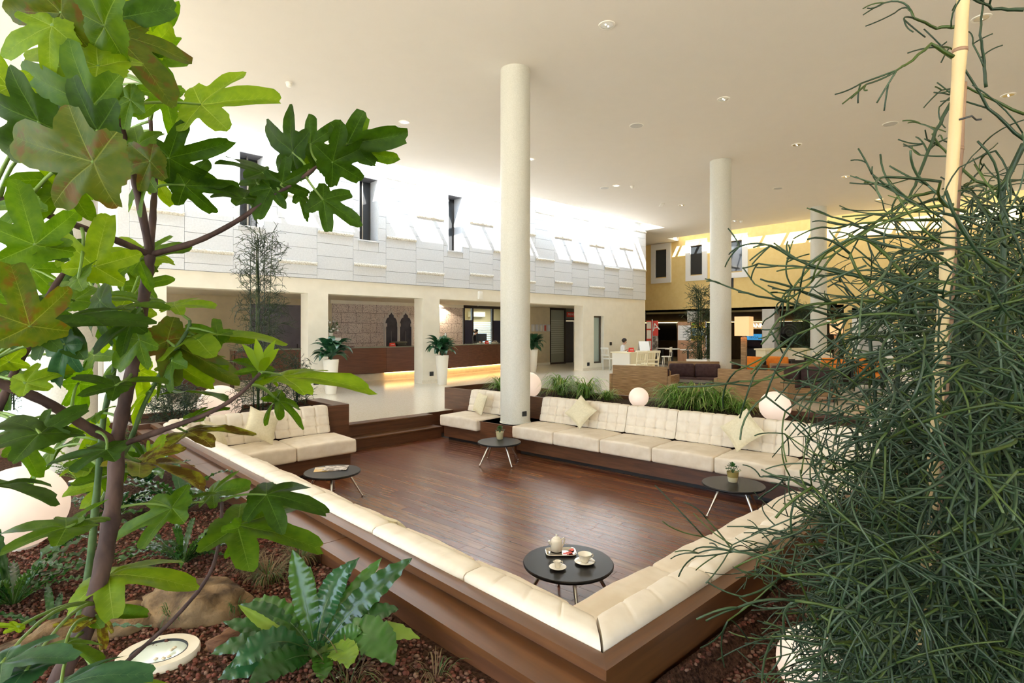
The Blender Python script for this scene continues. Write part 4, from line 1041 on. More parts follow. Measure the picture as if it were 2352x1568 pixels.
q = PXp(1815, 760, 27.6); t = thing('wall_emblem', 'dark framed emblem with concentric rings in the bar recess', 'emblem', (27.5, q.y, 1.45), -pi/2)
MB().rbox(-.55, .55, -.02, .03, -.55, .55, .01, 1).build('board', plain('black board', (.025, .022, .02), .4), t)
for r_ in (.42, .3, .16): MB().lathe([(r_, .0), (r_, .02), (r_-.04, .02), (r_-.04, 0)], 32, caps=False, M=Matrix.Translation((0, -.02, 0)) @ Matrix.Rotation(pi/2, 4, 'X')).build('ring', plain('grey ring', (.16, .15, .14), .4), t)
q = PXp(1538, 770, 27.9); o = MB().rbox(27.62, 27.72, q.y-.6, q.y+.6, .98, 1.98, .02, 1).build('dark_screen', plain('black glass', (.01, .01, .012), .15)); tag(o, 'large dark wall screen in the bar recess behind the bistro tables', 'screen')
# poster board
c0, c1 = PXp(1557, 800, 23.0), PXp(1622, 800, 23.0); salmon = wood('salmon veneer', (.50, .27, .15), (.56, .31, .18), (.62, .36, .22), .5, 2, .5)
t = thing('poster_board', 'tall salmon wood board with two posters beside the bar', 'board', (23.0, (c0.y+c1.y)/2, 0), -pi/2); w_ = abs(c0.y-c1.y)
MB().box(-w_/2, w_/2, -.03, .03, .1, 1.95).build('panel', salmon, t, 0)
for s_ in (-1, 1): MB().tube([(s_*w_/2, 0, 0), (s_*w_/2, 0, 1.97)], .025, 8).build('post', chrome, t)
MB().box(-.48*w_, -.02*w_, -.04, -.03, 1.12, 1.8).build('notice', paper, t, 0); 
for k in range(4): MB().box(-.40*w_, -.10*w_, -.043, -.04, 1.25+k*.12, 1.265+k*.12).build('print_line', plain('grey print', (.6, .6, .62), .6), t, 0)
pmap = noisy('map print', (.10, .30, .50), (.75, .70, .35), 7, .5, .3, 0, stops=(.4, .6))
MB().box(.0, .46*w_, -.04, -.03, 1.12, 1.92).build('map_poster', plain('yellow print', (.80, .62, .05), .5), t, 0); MB().box(.02*w_, .45*w_, -.043, -.04, 1.33, 1.68).build('map_area', pmap, t, 0)
MB().box(.03*w_, .16*w_, -.044, -.04, 1.83, 1.9).build('green_mark', plain('green print', (.08, .45, .05), .5), t, 0); MB().box(.22*w_, .36*w_, -.044, -.04, 1.83, 1.9).build('red_mark', red_m, t, 0)
# red totem
q = PZ(1498, 836, 0)
t = thing('sign_totem', 'red and white totem sign with a large letter A beside the bar', 'sign', (q.x, q.y, 0), -.95)
MB().box(-.26, -.03, -.06, .06, .05, 2.02).build('red_panel', red_m, t, 0); MB().tube([(0, 0, 0), (0, 0, 2.08)], .035, 12).build('pole', chrome, t); MB().box(.03, .27, -.05, .05, 1.32, 2.02).build('letter_panel', red_m, t, 0); MB().box(.03, .27, -.05, .05, .35, 1.32).build('photo_panel', noisy('grey photo print', (.12, .1, .09), (.5, .45, .4), 9, .5, .3, 0, stops=(.4, .6)), t, 0)
for z0, z1 in ((1.65, 1.97), (1.18, 1.58), (.7, 1.08), (.3, .62)): MB().box(-.25, -.05, -.066, -.06, z0, z1).build('white_sheet', paper, t, 0)
text('letter', 'A', .5, (.15, -.056, 1.72), (pi/2, -.25, 0), paper, t)
MB().lathe([(.25, 0), (.25, .02)], 24).build('foot_plate', chrome, t)
# ------------------------------------------------------------------ cream desk, seated person, chairs
t = thing('cream_desk', 'cream panelled desk with the seated person behind the wicker sofa', 'desk', (17.15, 11.95, 0))
MB().rbox(-.05, 1.75, -.05, .85, .72, .76, .008, 1).build('desk_top', cream_l, t); MB().box(0, .05, 0, .8, 0, .72).build('end_panel', white_m, t, 0); MB().box(1.65, 1.7, 0, .8, 0, .72).build('end_panel', cream_l, t, 0); MB().box(.05, 1.65, .0, .04, .1, .72).build('front_panel', cream_l, t, 0)
q = PYp(1427, 790, 13.05)
fwh = V((.75, -.66, 0)).normalized(); fw = (fwh*.85-UP*.5).normalized()
J, lk, rd, fg, nz = figure(fwh, V((0, 0, 1.13))+fwh*.14, fw, True)
person((q.x, q.y, 0), 0, 'person in a white short-sleeved blouse sitting writing at the cream desk', J, lk, rd, [skin_m, blouse, skirt], lambda p, J=J: 0 if (p.z > 1.0 or min((p-J['el'+n]).length for n in 'lr') < .10 or min((p-J['wr'+n]).length for n in 'lr') < .18) else (2 if p.z < .56 else 1), hair_bun, nz, fg)
t = thing('office_stool', 'dark swivel stool under the person at the cream desk', 'stool', (q.x, q.y, 0)); MB().lathe([(.2, .33), (.22, .36), (.2, .375)], 24).build('seat', dark, t); MB().tube([(0, 0, .03), (0, 0, .34)], .03, 8).build('stem', chrome, t); MB().lathe([(.22, 0), (.2, .03), (.04, .05)], 24).build('foot', chrome, t)
q = PZ(1454, 800, .76); monitor((q.x+.2, q.y+.15, .76), .9, 'flat black monitor on the cream desk', .4, .30)
q = PZ(1450, 808, .76); tent_card((q.x, q.y, .76), -.6, 'small red tent card on the cream desk', .2, .16)
q = PZ(1480, 805, .76); t = thing('brochure_easel', 'pale sloping brochure easel at the end of the cream desk', 'easel', (q.x+.1, q.y+.1, .76), -.75); MB().prism([(-.25, 0), (-.23, 0), (.02, .36), (0, .37)], -.2, .2, 'x').build('board', paper, t, 0); MB().prism([(.2, 0), (.22, 0), (.01, .36), (0, .36)], -.2, .2, 'x').build('rear_leg', plain('grey card', (.5, .48, .44), .6), t, 0)
o = MB().rbox(-.15, .15, -.11, .11, 0, .03, .004, 1).build('document_tray', dark, None, 40, (17.75, 12.3, .761), .2); tag(o, 'flat black tray in front of the seated person', 'tray')
def slat_chair(loc, rz, label, mat, grp=None):
    t = thing('slat_chair', label, 'chair', loc, rz, grp)
    MB().rbox(-.22, .22, 0, .44, .42, .46, .012, 2).build('seat', mat, t)
    for x in (-.2, .2):
        MB().tube([(x, .02, 0), (x, .01, .46), (x*1.08, -.06, .88)], .02, 8).build('leg', mat, t); MB().tube([(x, .42, 0), (x, .42, .43)], .02, 8).build('leg', mat, t)
    MB().rbox(-.24, .24, -.085, -.045, .82, .9, .012, 2).build('top_rail', mat, t); MB().rbox(-.21, .21, -.045, -.01, .56, .61, .008, 1).build('lower_rail', mat, t)
    for i in range(4): x = -.14+i*.093; MB().tube([(x, -.03, .6), (x*1.1, -.062, .83)], .012, 6).build('slat', mat, t)
    return t
q = PZ(1500, 806, .88); slat_chair((q.x, q.y, 0), -.5, 'cream slat back chair pulled up to the desk beside the totem', cream_l, 'cream chairs at the desk')
q = PZ(1472, 808, .88); slat_chair((q.x, q.y, 0), -.15, 'cream slat back chair pulled up to the desk front', cream_l, 'cream chairs at the desk')
q = PZ(1403, 849, 0); slat_chair((q.x-.25, q.y+.05, 0), -1.8, 'white chair standing against the cream wall beside the desk', white_m)
# bistro tables and white chairs
def bistro(px, py, label):
    q = PZ(px, py, .75); t = thing('bistro_table', label, 'table', (q.x, q.y, 0)); MB().lathe([(.32, .72), (.33, .73), (.33, .75), (.32, .755)], 32).build('table_top', paper, t); MB().tube([(0, 0, .02), (0, 0, .72)], .04, 10).build('stem', dark, t); MB().lathe([(.27, 0), (.25, .02), (.05, .05)], 24).build('foot', dark, t)
bistro(1522, 799, 'white round bistro table right behind the totem sign'); bistro(1544, 800.5, 'white round bistro table beside the white chair'); bistro(1580, 802.5, 'white round bistro table in front of the poster board')
def cafe_chair(px, py, rz, label):
    q = PZ(px, py, .46); t = thing('cafe_chair', label, 'chair', (q.x, q.y, 0), rz)
    MB().lathe([(.2, .43), (.215, .45), (.2, .47)], 24).build('seat', white_m, t)
    for a_ in (pi/4, 3*pi/4, 5*pi/4, 7*pi/4): MB().tube([(cos(a_)*.22, sin(a_)*.22, 0), (cos(a_)*.16, sin(a_)*.16, .44)], .014, 8).build('leg', white_m, t)
    def fn(u, v): a_ = -.8+1.6*u-pi/2; return (cos(a_)*.22, sin(a_)*(.22+.02*v), .64+.22*v)
    MB().grid(10, 4, fn).build('backrest', white_m, t, 180); MB().tube([(-.15, -.17, .45), (-.16, -.19, .66)], .012, 6).build('back_post', white_m, t); MB().tube([(.15, -.17, .45), (.16, -.19, .66)], .012, 6).build('back_post', white_m, t)
cafe_chair(1531, 818, .3, 'white cafe chair with a curved back before the bistro tables')
cafe_chair(1592, 812, 2.0, 'white cafe chair partly hidden behind the wicker sofa and pot')
# ------------------------------------------------------------------ ceiling fittings
def downlight(px, py):
    q = PZ(px, py, ZC); t = thing('ceiling_downlight', 'recessed round downlight with bright reflector in the high ceiling', 'downlight', (q.x, q.y, ZC-.012), 0, 'downlights of the high ceiling')
    MB().lathe([(.085, 0), (.115, .0), (.118, .012), (.09, .012)], 32, caps=False).build('ring', white_m, t, 60)
    MB().lathe([(.085, .002), (.05, .010), (.001, .011)], 24).build('reflector', plain('bright reflector', (.8, .8, .78), .15, 1), t, 60)
    for a_ in (-.03, .03): MB().sphere((a_, 0, .004), .014, 8).build('lamp', spot_m, t, 180)
for q in ((1394, 57), (1662, 227), (929, 280), (1416, 426), (1566, 471), (1830, 332), (1943, 405), (2020, 457), (2254, 41), (2316, 218), (1219, 365), (1687, 507)): downlight(*q)
def speaker(px, py):
    q = PZ(px, py, ZC); t = thing('ceiling_speaker', 'flat round white speaker grille in the high ceiling', 'speaker', (q.x, q.y, ZC-.012), 0, 'speakers of the high ceiling')
    MB().lathe([(.13, 0), (.15, .004), (.15, .012)], 32, caps=False).build('rim', white_m, t, 60); MB().lathe([(.13, .002), (.001, .001)], 32).build('grille', plain('grille cloth', (.55, .54, .52), .7), t, 60)
for q in ((906, 292), (1462, 288), (2045, 284), (1787, 432), (1389, 431)): speaker(*q)
def smoke(px, py):
    q = PZ(px, py, ZC); t = thing('smoke_detector', 'small domed white smoke detector under the high ceiling', 'smoke detector', (q.x, q.y, ZC-.075), 0, 'smoke detectors of the high ceiling')
    MB().lathe([(.055, .05), (.06, .055), (.06, .075)], 24).build('base', white_m, t, 60); MB().lathe([(.02, 0), (.042, .006), (.05, .03), (.05, .05)], 24).build('dome', white_m, t, 60)
for q in ((664, 190), (1452, 427), (1702, 507)): smoke(*q)
q = PZ(1520, 470, ZC); o = MB().rbox(-.25, .25, -.06, .06, -.012, 0, .003, 1).build('ceiling_vent', white_m, None, 40, (q.x, q.y, ZC), .7); tag(o, 'slim white vent strip in the high ceiling', 'vent')
q = PYp(1683, 650, 6.6); a_ = -1.0; o = MB().rbox(-.03, .03, -.05, .0, -.13, .13, .008, 1).build('wall_reader', dark, None, 40, (13.60+.262*cos(a_), 6.68+.262*sin(a_), 2.80), a_+pi/2); tag(o, 'small dark box on the round column above the wicker sofas', 'switch box')
# ------------------------------------------------------------------ planting bed, gravel, rocks, globes
def bed_z(x, y):
    a = .265+.03*noise.noise(Vector((x*1.3, y*1.3, 2)))+.014*noise.noise(Vector((x*5, y*5, 7)))
    b = .155+.02*noise.noise(Vector((x*1.5, y*1.5, 5)))+.012*noise.noise(Vector((x*5, y*5, 7)))
    k = min(1, max(0, (x-1.0)/.5+.0)) if y < 1.1 else 0
    k = k*k*(3-2*k)
    return a*(1-k)+b*k
earth = noisy('loose brown earth', (.030, .014, .008), (.095, .045, .026), 55, .95, .1, 1.0, .03, space='World')
b1 = MB().grid(90, 150, lambda u, v: (-4+u*5.375, -3+v*12.0, bed_z(-4+u*5.375, -3+v*12.0)))
b1.grid(90, 50, lambda u, v: (1.37+u*6.2, -3+v*4.15, bed_z(1.37+u*6.2, -3+v*4.15)))
bed = struct(b1.build('planting_bed', earth, smooth=180))
tag(MB().box(-4, 1.13, 9.0, 9.12, 0, .36).build('edging_board', dwoodx, smooth=0), 'dark timber edging board at the far end of the left planting bed', 'edging')
# lava gravel (uncountable)
ico = []
t_ = (1+sqrt(5))/2
for p in ((-1, t_, 0), (1, t_, 0), (-1, -t_, 0), (1, -t_, 0), (0, -1, t_), (0, 1, t_), (0, -1, -t_), (0, 1, -t_), (t_, 0, -1), (t_, 0, 1), (-t_, 0, -1), (-t_, 0, 1)): ico.append(Vector(p).normalized())
icf = [(0, 11, 5), (0, 5, 1), (0, 1, 7), (0, 7, 10), (0, 10, 11), (1, 5, 9), (5, 11, 4), (11, 10, 2), (10, 7, 6), (7, 1, 8), (3, 9, 4), (3, 4, 2), (3, 2, 6), (3, 6, 8), (3, 8, 9), (4, 9, 5), (2, 4, 11), (6, 2, 10), (8, 6, 7), (9, 8, 1)]
rg = random.Random(11); tmpl = []
for k in range(12):
    a_ = rg.uniform(0, 6.3); sx, sy, sz = rg.uniform(.8, 1.25), rg.uniform(.75, 1.1), rg.uniform(.6, .9)
    R_ = Matrix.Rotation(a_, 3, 'Z') @ Matrix.Rotation(rg.uniform(-.6, .6), 3, 'X')
    tmpl.append([R_ @ Vector((p.x*sx, p.y*sy, p.z*sz))*rg.uniform(.85, 1.15) for p in ico])
def gravel(n, rx, ry, keep, name):
    vs, fs, ms = [], [], []
    for k in range(n):
        x, y = rg.uniform(*rx), rg.uniform(*ry)
        if not keep(x, y): continue
        r_ = rg.uniform(.0055, .0115); c = Vector((x, y, bed_z(x, y)+r_*.35)); o = len(vs); tp = tmpl[k % 12]
        vs += [(c.x+p.x*r_, c.y+p.y*r_, c.z+p.z*r_) for p in tp]; fs += [(a+o, b+o, c_+o) for a, b, c_ in icf]; ms += [rg.choice((0, 0, 1, 1, 2))]*20
    me = bpy.data.meshes.new(name); me.from_pydata(vs, [], fs)
    for m in (noisy('lava stone red', (.10, .033, .022), (.18, .065, .045), 60, .9, .1, .4, .003), noisy('lava stone brown', (.065, .028, .02), (.12, .055, .038), 60, .9, .1, .4, .003), noisy('lava stone pale', (.16, .09, .06), (.24, .14, .10), 60, .9, .1, .4, .003)): me.materials.append(m)
    me.polygons.foreach_set('material_index', ms); me.polygons.foreach_set('use_smooth', [True]*len(me.polygons))
    return mkobj(name, me)
def fac(x, y):
    d = x*AF+y*AX; return d
o = stuff(gravel(26000, (-.9, 1.33), (.7, 4.6), lambda x, y: fac(x, y) > .8 and rg.random() < min(1, 2.6/max(.5, fac(x, y)))**1.3, 'lava_gravel')); tag(o, 'reddish brown lava gravel covering the left planting bed', 'gravel')
o = stuff(gravel(13000, (1.45, 4.6), (-.3, 1.13), lambda x, y: fac(x, y) > .9 and rg.random() < min(1, 2.8/max(.5, fac(x, y)))**1.3, 'lava_gravel')); tag(o, 'brown lava gravel beside the near timber surround', 'gravel')
pebm = noisy('cream pebble', (.5, .42, .28), (.62, .54, .40), 30, .7, .3, .1)
pmesh = MB().add([p*1.0 for p in tmpl[0]], icf).mesh('pebble', pebm, 180)
for k, (px, py, s_) in enumerate(((438, 1505, 9), (545, 1262, 6), (575, 1255, 6), (447, 1172, 6), (137, 1368, 7), (98, 1380, 7), (805, 1532, 9), (812, 1545, 8), (838, 1550, 8), (785, 1560, 8), (776, 1566, 9), (1028, 1483, 5), (1003, 1547, 4), (275, 1290, 5), (640, 1240, 5), (1855, 1205, 9), (1840, 1190, 7), (1842, 1420, 6), (1780, 1440, 6), (905, 1375, 5))):
    q = PZ(px, py, .26 if px < 1500 else .16); q.z = bed_z(q.x, q.y); f_ = fac(q.x, q.y)
    o = mkobj('pebble', pmesh, None, (q.x, q.y, q.z+.004), k); r_ = s_/FPX*f_*.55; o.scale = (r_, r_*.9, r_*.75)
    tag(o, 'small cream pebble lying among the lava gravel', 'pebble', 'cream pebbles in the gravel')
# boulders
rockm = noisy('sandstone boulder', (.055, .034, .018), (.25, .165, .085), 9, .85, .2, 1.0, .04, detail=10); rockd = noisy('driftwood brown', (.07, .030, .015), (.20, .10, .05), 8, .8, .2, .8, .02, stretch=(1, 4, 4))
def boulder(px, py, z, w, d, h, rz, label, mat=None, seed=1, flat=.5, name='boulder', cat='rock'):
    q = PZ(px, py, z); q.z = bed_z(q.x, q.y)-.03
    def fn(u, v):
        a_ = u*2*pi; b_ = v*pi; x, y, zz = sin(b_)*cos(a_), sin(b_)*sin(a_), -cos(b_)
        p = Vector((x, y, zz)); n_ = 1+.28*noise.noise(p*1.4+Vector((seed*3.1, 0, 0)))+.10*noise.noise(p*4+Vector((seed, 2, 0)))+.03*noise.noise(p*12)
        zz = math.copysign(abs(zz)**flat, zz)
        return (x*n_*w/2, y*n_*d/2, max(-.02, zz*n_*h))
    o = MB().grid(40, 24, fn).build(name, mat or rockm, None, 180, q, rz); tag(o, label, cat)
boulder(455, 1378, .3, .52, .34, .15, -.7, 'sandstone boulder beside the dry grass in the left bed', seed=2)
boulder(250, 1420, .3, .34, .26, .10, -.5, 'long flat sandstone boulder beside the fig stem', seed=5)
boulder(95, 1470, .3, .30, .26, .10, .4, 'rounded sandstone boulder behind the lower fig leaves', seed=7)
boulder(40, 1040, .26, .5, .4, .22, .3, 'brown boulder at the foot of the stout column behind the big globe', seed=9)
boulder(560, 1462, .28, .34, .12, .09, -.35, 'reddish driftwood lump half hidden by the large fern', rockd, 11, .8, 'driftwood', 'driftwood')
boulder(650, 1395, .28, .20, .10, .09, -.2, 'small reddish driftwood lump behind the large fern', rockd, 13, .8, 'driftwood', 'driftwood')
# recessed ground light
q = PZ(365, 1497, .275); q.z = bed_z(q.x, q.y)
t = thing('ground_uplight', 'round recessed ground light with a wide cream ring and glass lens', 'light', (q.x, q.y, q.z+.012), 0)
t.rotation_euler = (-.05, .05, 0)
MB().lathe([(.10, .0), (.104, .012), (.145, .014), (.15, .008), (.15, -.04)], 48).build('ring', noisy('cream ring', (.66, .60, .47), (.72, .66, .54), 10, .5, .4, .05), t, 50)
MB().lathe([(.104, .004), (.06, .008), (.001, .010)], 48).build('lens', plain('lens glass', (.62, .70, .62), .12), t, 60)
MB().lathe([(.104, .013), (.100, .013), (.100, .0)], 48, caps=False).build('gasket', dark, t, 60)
for k, (px, py) in enumerate(((358, 1513), (401, 1487), (376, 1511), (388, 1507), (394, 1492))):
    qq = PZ(px, py, q.z+.03); o = mkobj('gravel_stone', pmesh, None, qq, k); o.scale = (.009, .008, .007)
    tag(o, 'single lava stone lying on the ground light lens', 'stone', 'stones on the ground light')
# glowing globes
def globe(px, py, f_, r_, label):
    q = P(px, py, f_); t = thing('globe_lamp', label, 'lamp', (q.x, q.y, q.z))
    MB().sphere((0, 0, 0), r_, 40).build('globe', globe_m, t, 180); MB().lathe([(r_*.45, -r_*1.02), (r_*.45, -r_*.86)], 24).build('socket', white_m, t)
globe(45, 1165, 3.4, .25, 'large glowing globe lamp in the left bed behind the fig leaves')
globe(505, 930, 8.3, .30, 'large glowing globe lamp in the left planter behind the short bench')
globe(1467, 912, 8.7, .155, 'small glowing globe lamp in the rear planter beside the small spider plant')
globe(1780, 933, 7.8, .212, 'glowing globe lamp in the rear planter at the end of the spider plants')
globe(1872, 1524, 2.2, .142, 'glowing globe lamp in the gravel beside the near timber surround')
globe(2035, 968, 6.4, .17, 'glowing globe lamp in the rear planter behind the tangled shrub')
globe(1214, 884, 10.6, .25, 'glowing globe lamp behind the white column')
# ------------------------------------------------------------------ strap leaves, ferns, grasses
def curve3(a, c, b, n):
    return [a*(1-t)**2+c*2*t*(1-t)+b*t*t for t in [i/n for i in range(n+1)]]
def blade(mb, a, c, b, w, n=6, m=0, side=None, fold=.25):
    pts = curve3(a, c, b, n); lv, rv, mv = [], [], []
    for i, p in enumerate(pts):
        d = (pts[min(n, i+1)]-pts[max(0, i-1)]).normalized(); s_ = (side or d.cross(UP)); s_ = (s_-d*s_.dot(d))
        if s_.length < 1e-4: s_ = d.orthogonal()
        s_.normalize(); t_ = i/n; ww = w*(.35+.65*sin(pi*min(1, t_*.8+.15)))*(1-t_**4)+.0005; u_ = d.cross(s_)
        lv.append(p+s_*ww); rv.append(p-s_*ww); mv.append(p-u_*ww*fold)
    vs = lv+mv+rv; k = n+1; fs = []
    for i in range(n): fs += [(i, i+1, k+i+1, k+i), (k+i, k+i+1, 2*k+i+1, 2*k+i)]
    mb.add(vs, fs, m)
def leafmat(name, c0, c1, trans, rough=.35, scale=6, stretch=(1, 1, 1), tw=.35):
    m, t, b = _new(name); o = t.nodes['Material Output']
    co = coords(t, stretch); n = N(t, 'ShaderNodeTexNoise'); n.inputs['Scale'].default_value = scale; n.inputs['Detail'].default_value = 4; L(t, co, n.inputs['Vector'])
    L(t, ramp(t, n.outputs[0], [(.3, c0), (.7, c1)]), b.inputs['Base Color']); b.inputs['Roughness'].default_value = rough
    tr = N(t, 'ShaderNodeBsdfTranslucent'); tr.inputs[0].default_value = (*trans, 1); mx = N(t, 'ShaderNodeMixShader'); mx.inputs[0].default_value = tw
    L(t, b.outputs[0], mx.inputs[1]); L(t, tr.outputs[0], mx.inputs[2]); L(t, mx.outputs[0], o.inputs[0]); bump(t, b, n.outputs[0], .15, .004)
    return m
sp_g = leafmat('spider leaf green', (.07, .18, .02), (.17, .34, .05), (.28, .46, .06), .4); sp_w = leafmat('spider leaf stripe', (.38, .42, .14), (.5, .52, .2), (.5, .55, .2), .4)
def spider_plant(loc, label, n, Lh, seed, w=.007):
    t = thing('spider_plant', label, 'plant', loc); rnd = random.Random(seed); mb = MB()
    for k in range(n):
        th = rnd.uniform(0, 2*pi); l = Lh*rnd.uniform(.6, 1.1); up_ = rnd.uniform(.35, 1.2); d = Vector((cos(th), sin(th), 0)); o_ = Vector((rnd.uniform(-.05, .05), rnd.uniform(-.05, .05), 0))
        b = o_+d*l*rnd.uniform(.55, .95)+UP*l*rnd.uniform(-.10, .35)*up_; c = o_+d*l*.35+UP*l*up_*.8
        blade(mb, o_, c, b, w*rnd.uniform(.8, 1.3), 7, 0 if rnd.random() < .8 else 1)
    mb.build('leaves', [sp_g, sp_w], t, 180); MB().sphere((0, 0, .0), .05, 8, sc=(1, 1, .5)).build('crown', sp_g, t, 180)
SPG = 'spider plants in the rear planter'
for i, (px, py, n, l, lab) in enumerate(((1150, 893, 70, .42, 'arching spider plant left of the column in the rear planter'), (1290, 904, 120, .55, 'large arching spider plant next to the column in the rear planter'), (1345, 910, 110, .50, 'full spider plant between the column and the small one in the rear planter'), (1395, 915, 45, .28, 'small variegated spider plant beside the small globe lamp'), (1545, 930, 120, .52, 'arching spider plant right of the small globe lamp'), (1600, 934, 150, .60, 'tallest spider plant of the dense clump before the wicker sofas'), (1655, 938, 120, .48, 'spider plant beside the larger globe lamp in the clump'), (1700, 945, 60, .30, 'low spider plant spilling towards the larger globe lamp'))):
    q = PZ(px, py, .37); spider_plant((q.x, q.y, .35), lab, int(n*2.0), l*1.35, 20+i, .008)
# --- broad fronds
fr_mats = [leafmat('fern gloss dark', (.009, .046, .008), (.022, .085, .018), (.09, .22, .02), .2, 9, tw=.25), leafmat('fern gloss mid', (.022, .082, .007), (.046, .135, .018), (.14, .29, .02), .22, 9, tw=.25), leafmat('fern yellow green', (.13, .24, .02), (.24, .36, .04), (.34, .45, .04), .3, 9), leafmat('fern blue sheen', (.011, .056, .016), (.026, .10, .036), (.07, .21, .03), .15, 9, tw=.2)]
rib_m = leafmat('fern midrib', (.06, .14, .03), (.16, .26, .07), (.1, .2, .05), .4)
def frond(parent, a, c, b, w, mat, seed=0, wave=.16, fr=9, face=None, name='frond', taper=1.0):
    n = 34; m = 6; pts = curve3(a, c, b, n); mb = MB(); rnd = random.Random(seed); ph = rnd.uniform(0, 6); Ls = sum((pts[i+1]-pts[i]).length for i in range(n))
    rows = []; mid = []
    for i, p in enumerate(pts):
        d = (pts[min(n, i+1)]-pts[max(0, i-1)]).normalized(); f_ = face or (Vector((0, 0, EYE))-p).normalized()*.6+UP*.6
        s_ = d.cross(f_); s_ = s_.normalized() if s_.length > 1e-4 else d.orthogonal().normalized(); u_ = s_.cross(d).normalized()
        if u_.dot(f_) < 0: u_ = -u_
        t_ = i/n; ww = w*(.10+.90*min(1, (t_/.42))**1.1)*(1-max(0, (t_-.62)/.38)**2.2*taper)+.001
        row = []
        for j in range(m+1):
            v = j/m*2-1; e = abs(v)
            z_ = ww*(.30*e-.18*e*e)+.007*w*sin(t_*fr*11+ph)*min(1, e*2)*min(1, t_*4)+wave*w*sin(fr*t_*6.28+ph+(2.2 if v > 0 else 0))*e*e*min(1, t_*3)
            edge = 1+.07*sin(fr*t_*9+ph+v*2)*(e > .9)
            row.append(p+s_*(v*ww*edge)+u_*z_)
        rows.append(row); mid.append(p-u_*.002)
    vs = [q for r in rows for q in r]; fs = [(i*(m+1)+j, i*(m+1)+j+1, (i+1)*(m+1)+j+1, (i+1)*(m+1)+j) for i in range(n) for j in range(m)]
    mb.add(vs, fs, 0); mb.tube(mid, [max(.0012, .0055*(1-i/n)*min(1, w/.04)) for i in range(n+1)], 5, 1)
    return mb.build(name, [mat, rib_m], parent, 180)
# the large bird's nest fern in front
q0 = PZ(733, 1503, .27); q0.z = bed_z(q0.x, q0.y); F0 = fac(q0.x, q0.y)
t = thing('birds_nest_fern', 'large glossy bird nest fern with wavy fronds beside the low timber ledge', 'fern', q0)
def fr_px(bx, by, cx, cy, tx, ty, dt, w, mat, seed, wave=.16):
    a = P(bx, by, F0)-q0; b = P(tx, ty, F0+dt)-q0; c = P(cx, cy, F0+dt*.55)-q0
    frond(t, a, c, b, w/FPX*F0*.47, fr_mats[mat], seed, wave, face=(Vector((0, 0, EYE))-q0).normalized()*.8+UP*.35)
for k, a in enumerate(((722, 1490, 705, 1380, 672, 1262, .05, 56, 1, .10), (730, 1488, 722, 1370, 826, 1280, .22, 46, 3, .2), (728, 1490, 735, 1370, 806, 1292, .10, 60, 3, .14), (735, 1492, 770, 1400, 790, 1310, .18, 40, 0, .2), (738, 1490, 790, 1380, 877, 1281, .15, 40, 1, .12), (742, 1490, 800, 1390, 946, 1281, .10, 60, 0, .18), (745, 1490, 830, 1400, 916, 1398, .05, 44, 0, .2), (750, 1492, 860, 1420, 964, 1466, -.05, 40, 2, .2), (748, 1496, 850, 1400, 905, 1528, -.20, 84, 1, .14), (745, 1498, 790, 1460, 830, 1450, -.1, 50, 1, .1), (742, 1500, 800, 1470, 800, 1534, -.28, 58, 2, .12), (735, 1500, 745, 1500, 740, 1566, -.30, 44, 1, .1), (728, 1500, 730, 1470, 722, 1474, -.2, 34, 3, .25), (720, 1495, 640, 1400, 549, 1391, .06, 46, 0, .2), (718, 1492, 640, 1370, 560, 1400, .1, 62, 1, .2), (715, 1496, 620, 1440, 513, 1428, .0, 40, 0, .25), (716, 1496, 640, 1460, 547, 1388, -.05, 26, 2, .06), (715, 1500, 620, 1440, 481, 1503, -.1, 44, 0, .25), (716, 1502, 640, 1430, 528, 1535, -.2, 64, 3, .22), (718, 1505, 640, 1480, 500, 1560, -.2, 60, 3, .2), (722, 1508, 670, 1490, 570, 1572, -.3, 60, 0, .2), (712, 1500, 650, 1450, 590, 1450, .05, 40, 1, .1), (726, 1488, 700, 1400, 712, 1300, .2, 40, 1, .1), (735, 1488, 745, 1400, 748, 1330, .2, 36, 0, .1), (740, 1490, 770, 1420, 810, 1340, .25, 50, 0, .2), (728, 1490, 715, 1420, 695, 1330, .15, 44, 0, .12))):
    fr_px(*a[:9], k, a[9])
MB().sphere((0, 0, .02), .05, 10, sc=(1, 1, .7)).build('crown', rib_m, t, 180)
def fern(px, py, z, n, Lh, w, mats, label, seed, name='fern_clump', upr=(.4, 1.2), wave=.16, cat='fern', onb=True):
    q = PZ(px, py, z); q.z = bed_z(q.x, q.y) if onb else z; rnd = random.Random(seed); t = thing(name, label, cat, q)
    for k in range(n):
        th = rnd.uniform(0, 2*pi); u_ = rnd.uniform(*upr); l = Lh*rnd.uniform(.7, 1.1); d = Vector((cos(th), sin(th), 0))
        frond(t, d*.01, d*l*.30+UP*l*.55*u_, d*l*rnd.uniform(.55, .9)+UP*l*.55*u_*rnd.uniform(.5, 1.25), w*rnd.uniform(.7, 1.1), fr_mats[rnd.choice(mats)], seed*50+k, wave)
    return t
fern(420, 1290, .28, 34, .42, .017, (0, 0, 1), 'upright clump of narrow crinkled fern fronds behind the boulder', 31, wave=.5)
fern(30, 1370, .3, 30, .62, .022, (0, 0, 3), 'crested dark fern clump in front of the big globe lamp', 32, wave=.6)
fern(330, 1110, .28, 20, .50, .050, (0, 1, 3), 'broad glossy fern behind the fig stem', 33)
fern(420, 1165, .28, 16, .55, .045, (3, 0, 3), 'broad blue-green fern reaching over the low timber ledge', 34, wave=.25)
fern(270, 1180, .28, 14, .42, .045, (3, 1), 'broad pale glossy fern beside the big globe lamp', 35, wave=.25)
fern(180, 1095, .28, 40, .32, .010, (2, 2, 1), 'fine yellow-green fern lit by the ground spot near the stout column', 36, wave=.5)
fern(255, 1010, .28, 34, .30, .012, (1, 2), 'low light green fern between column and edging board', 37, wave=.4)
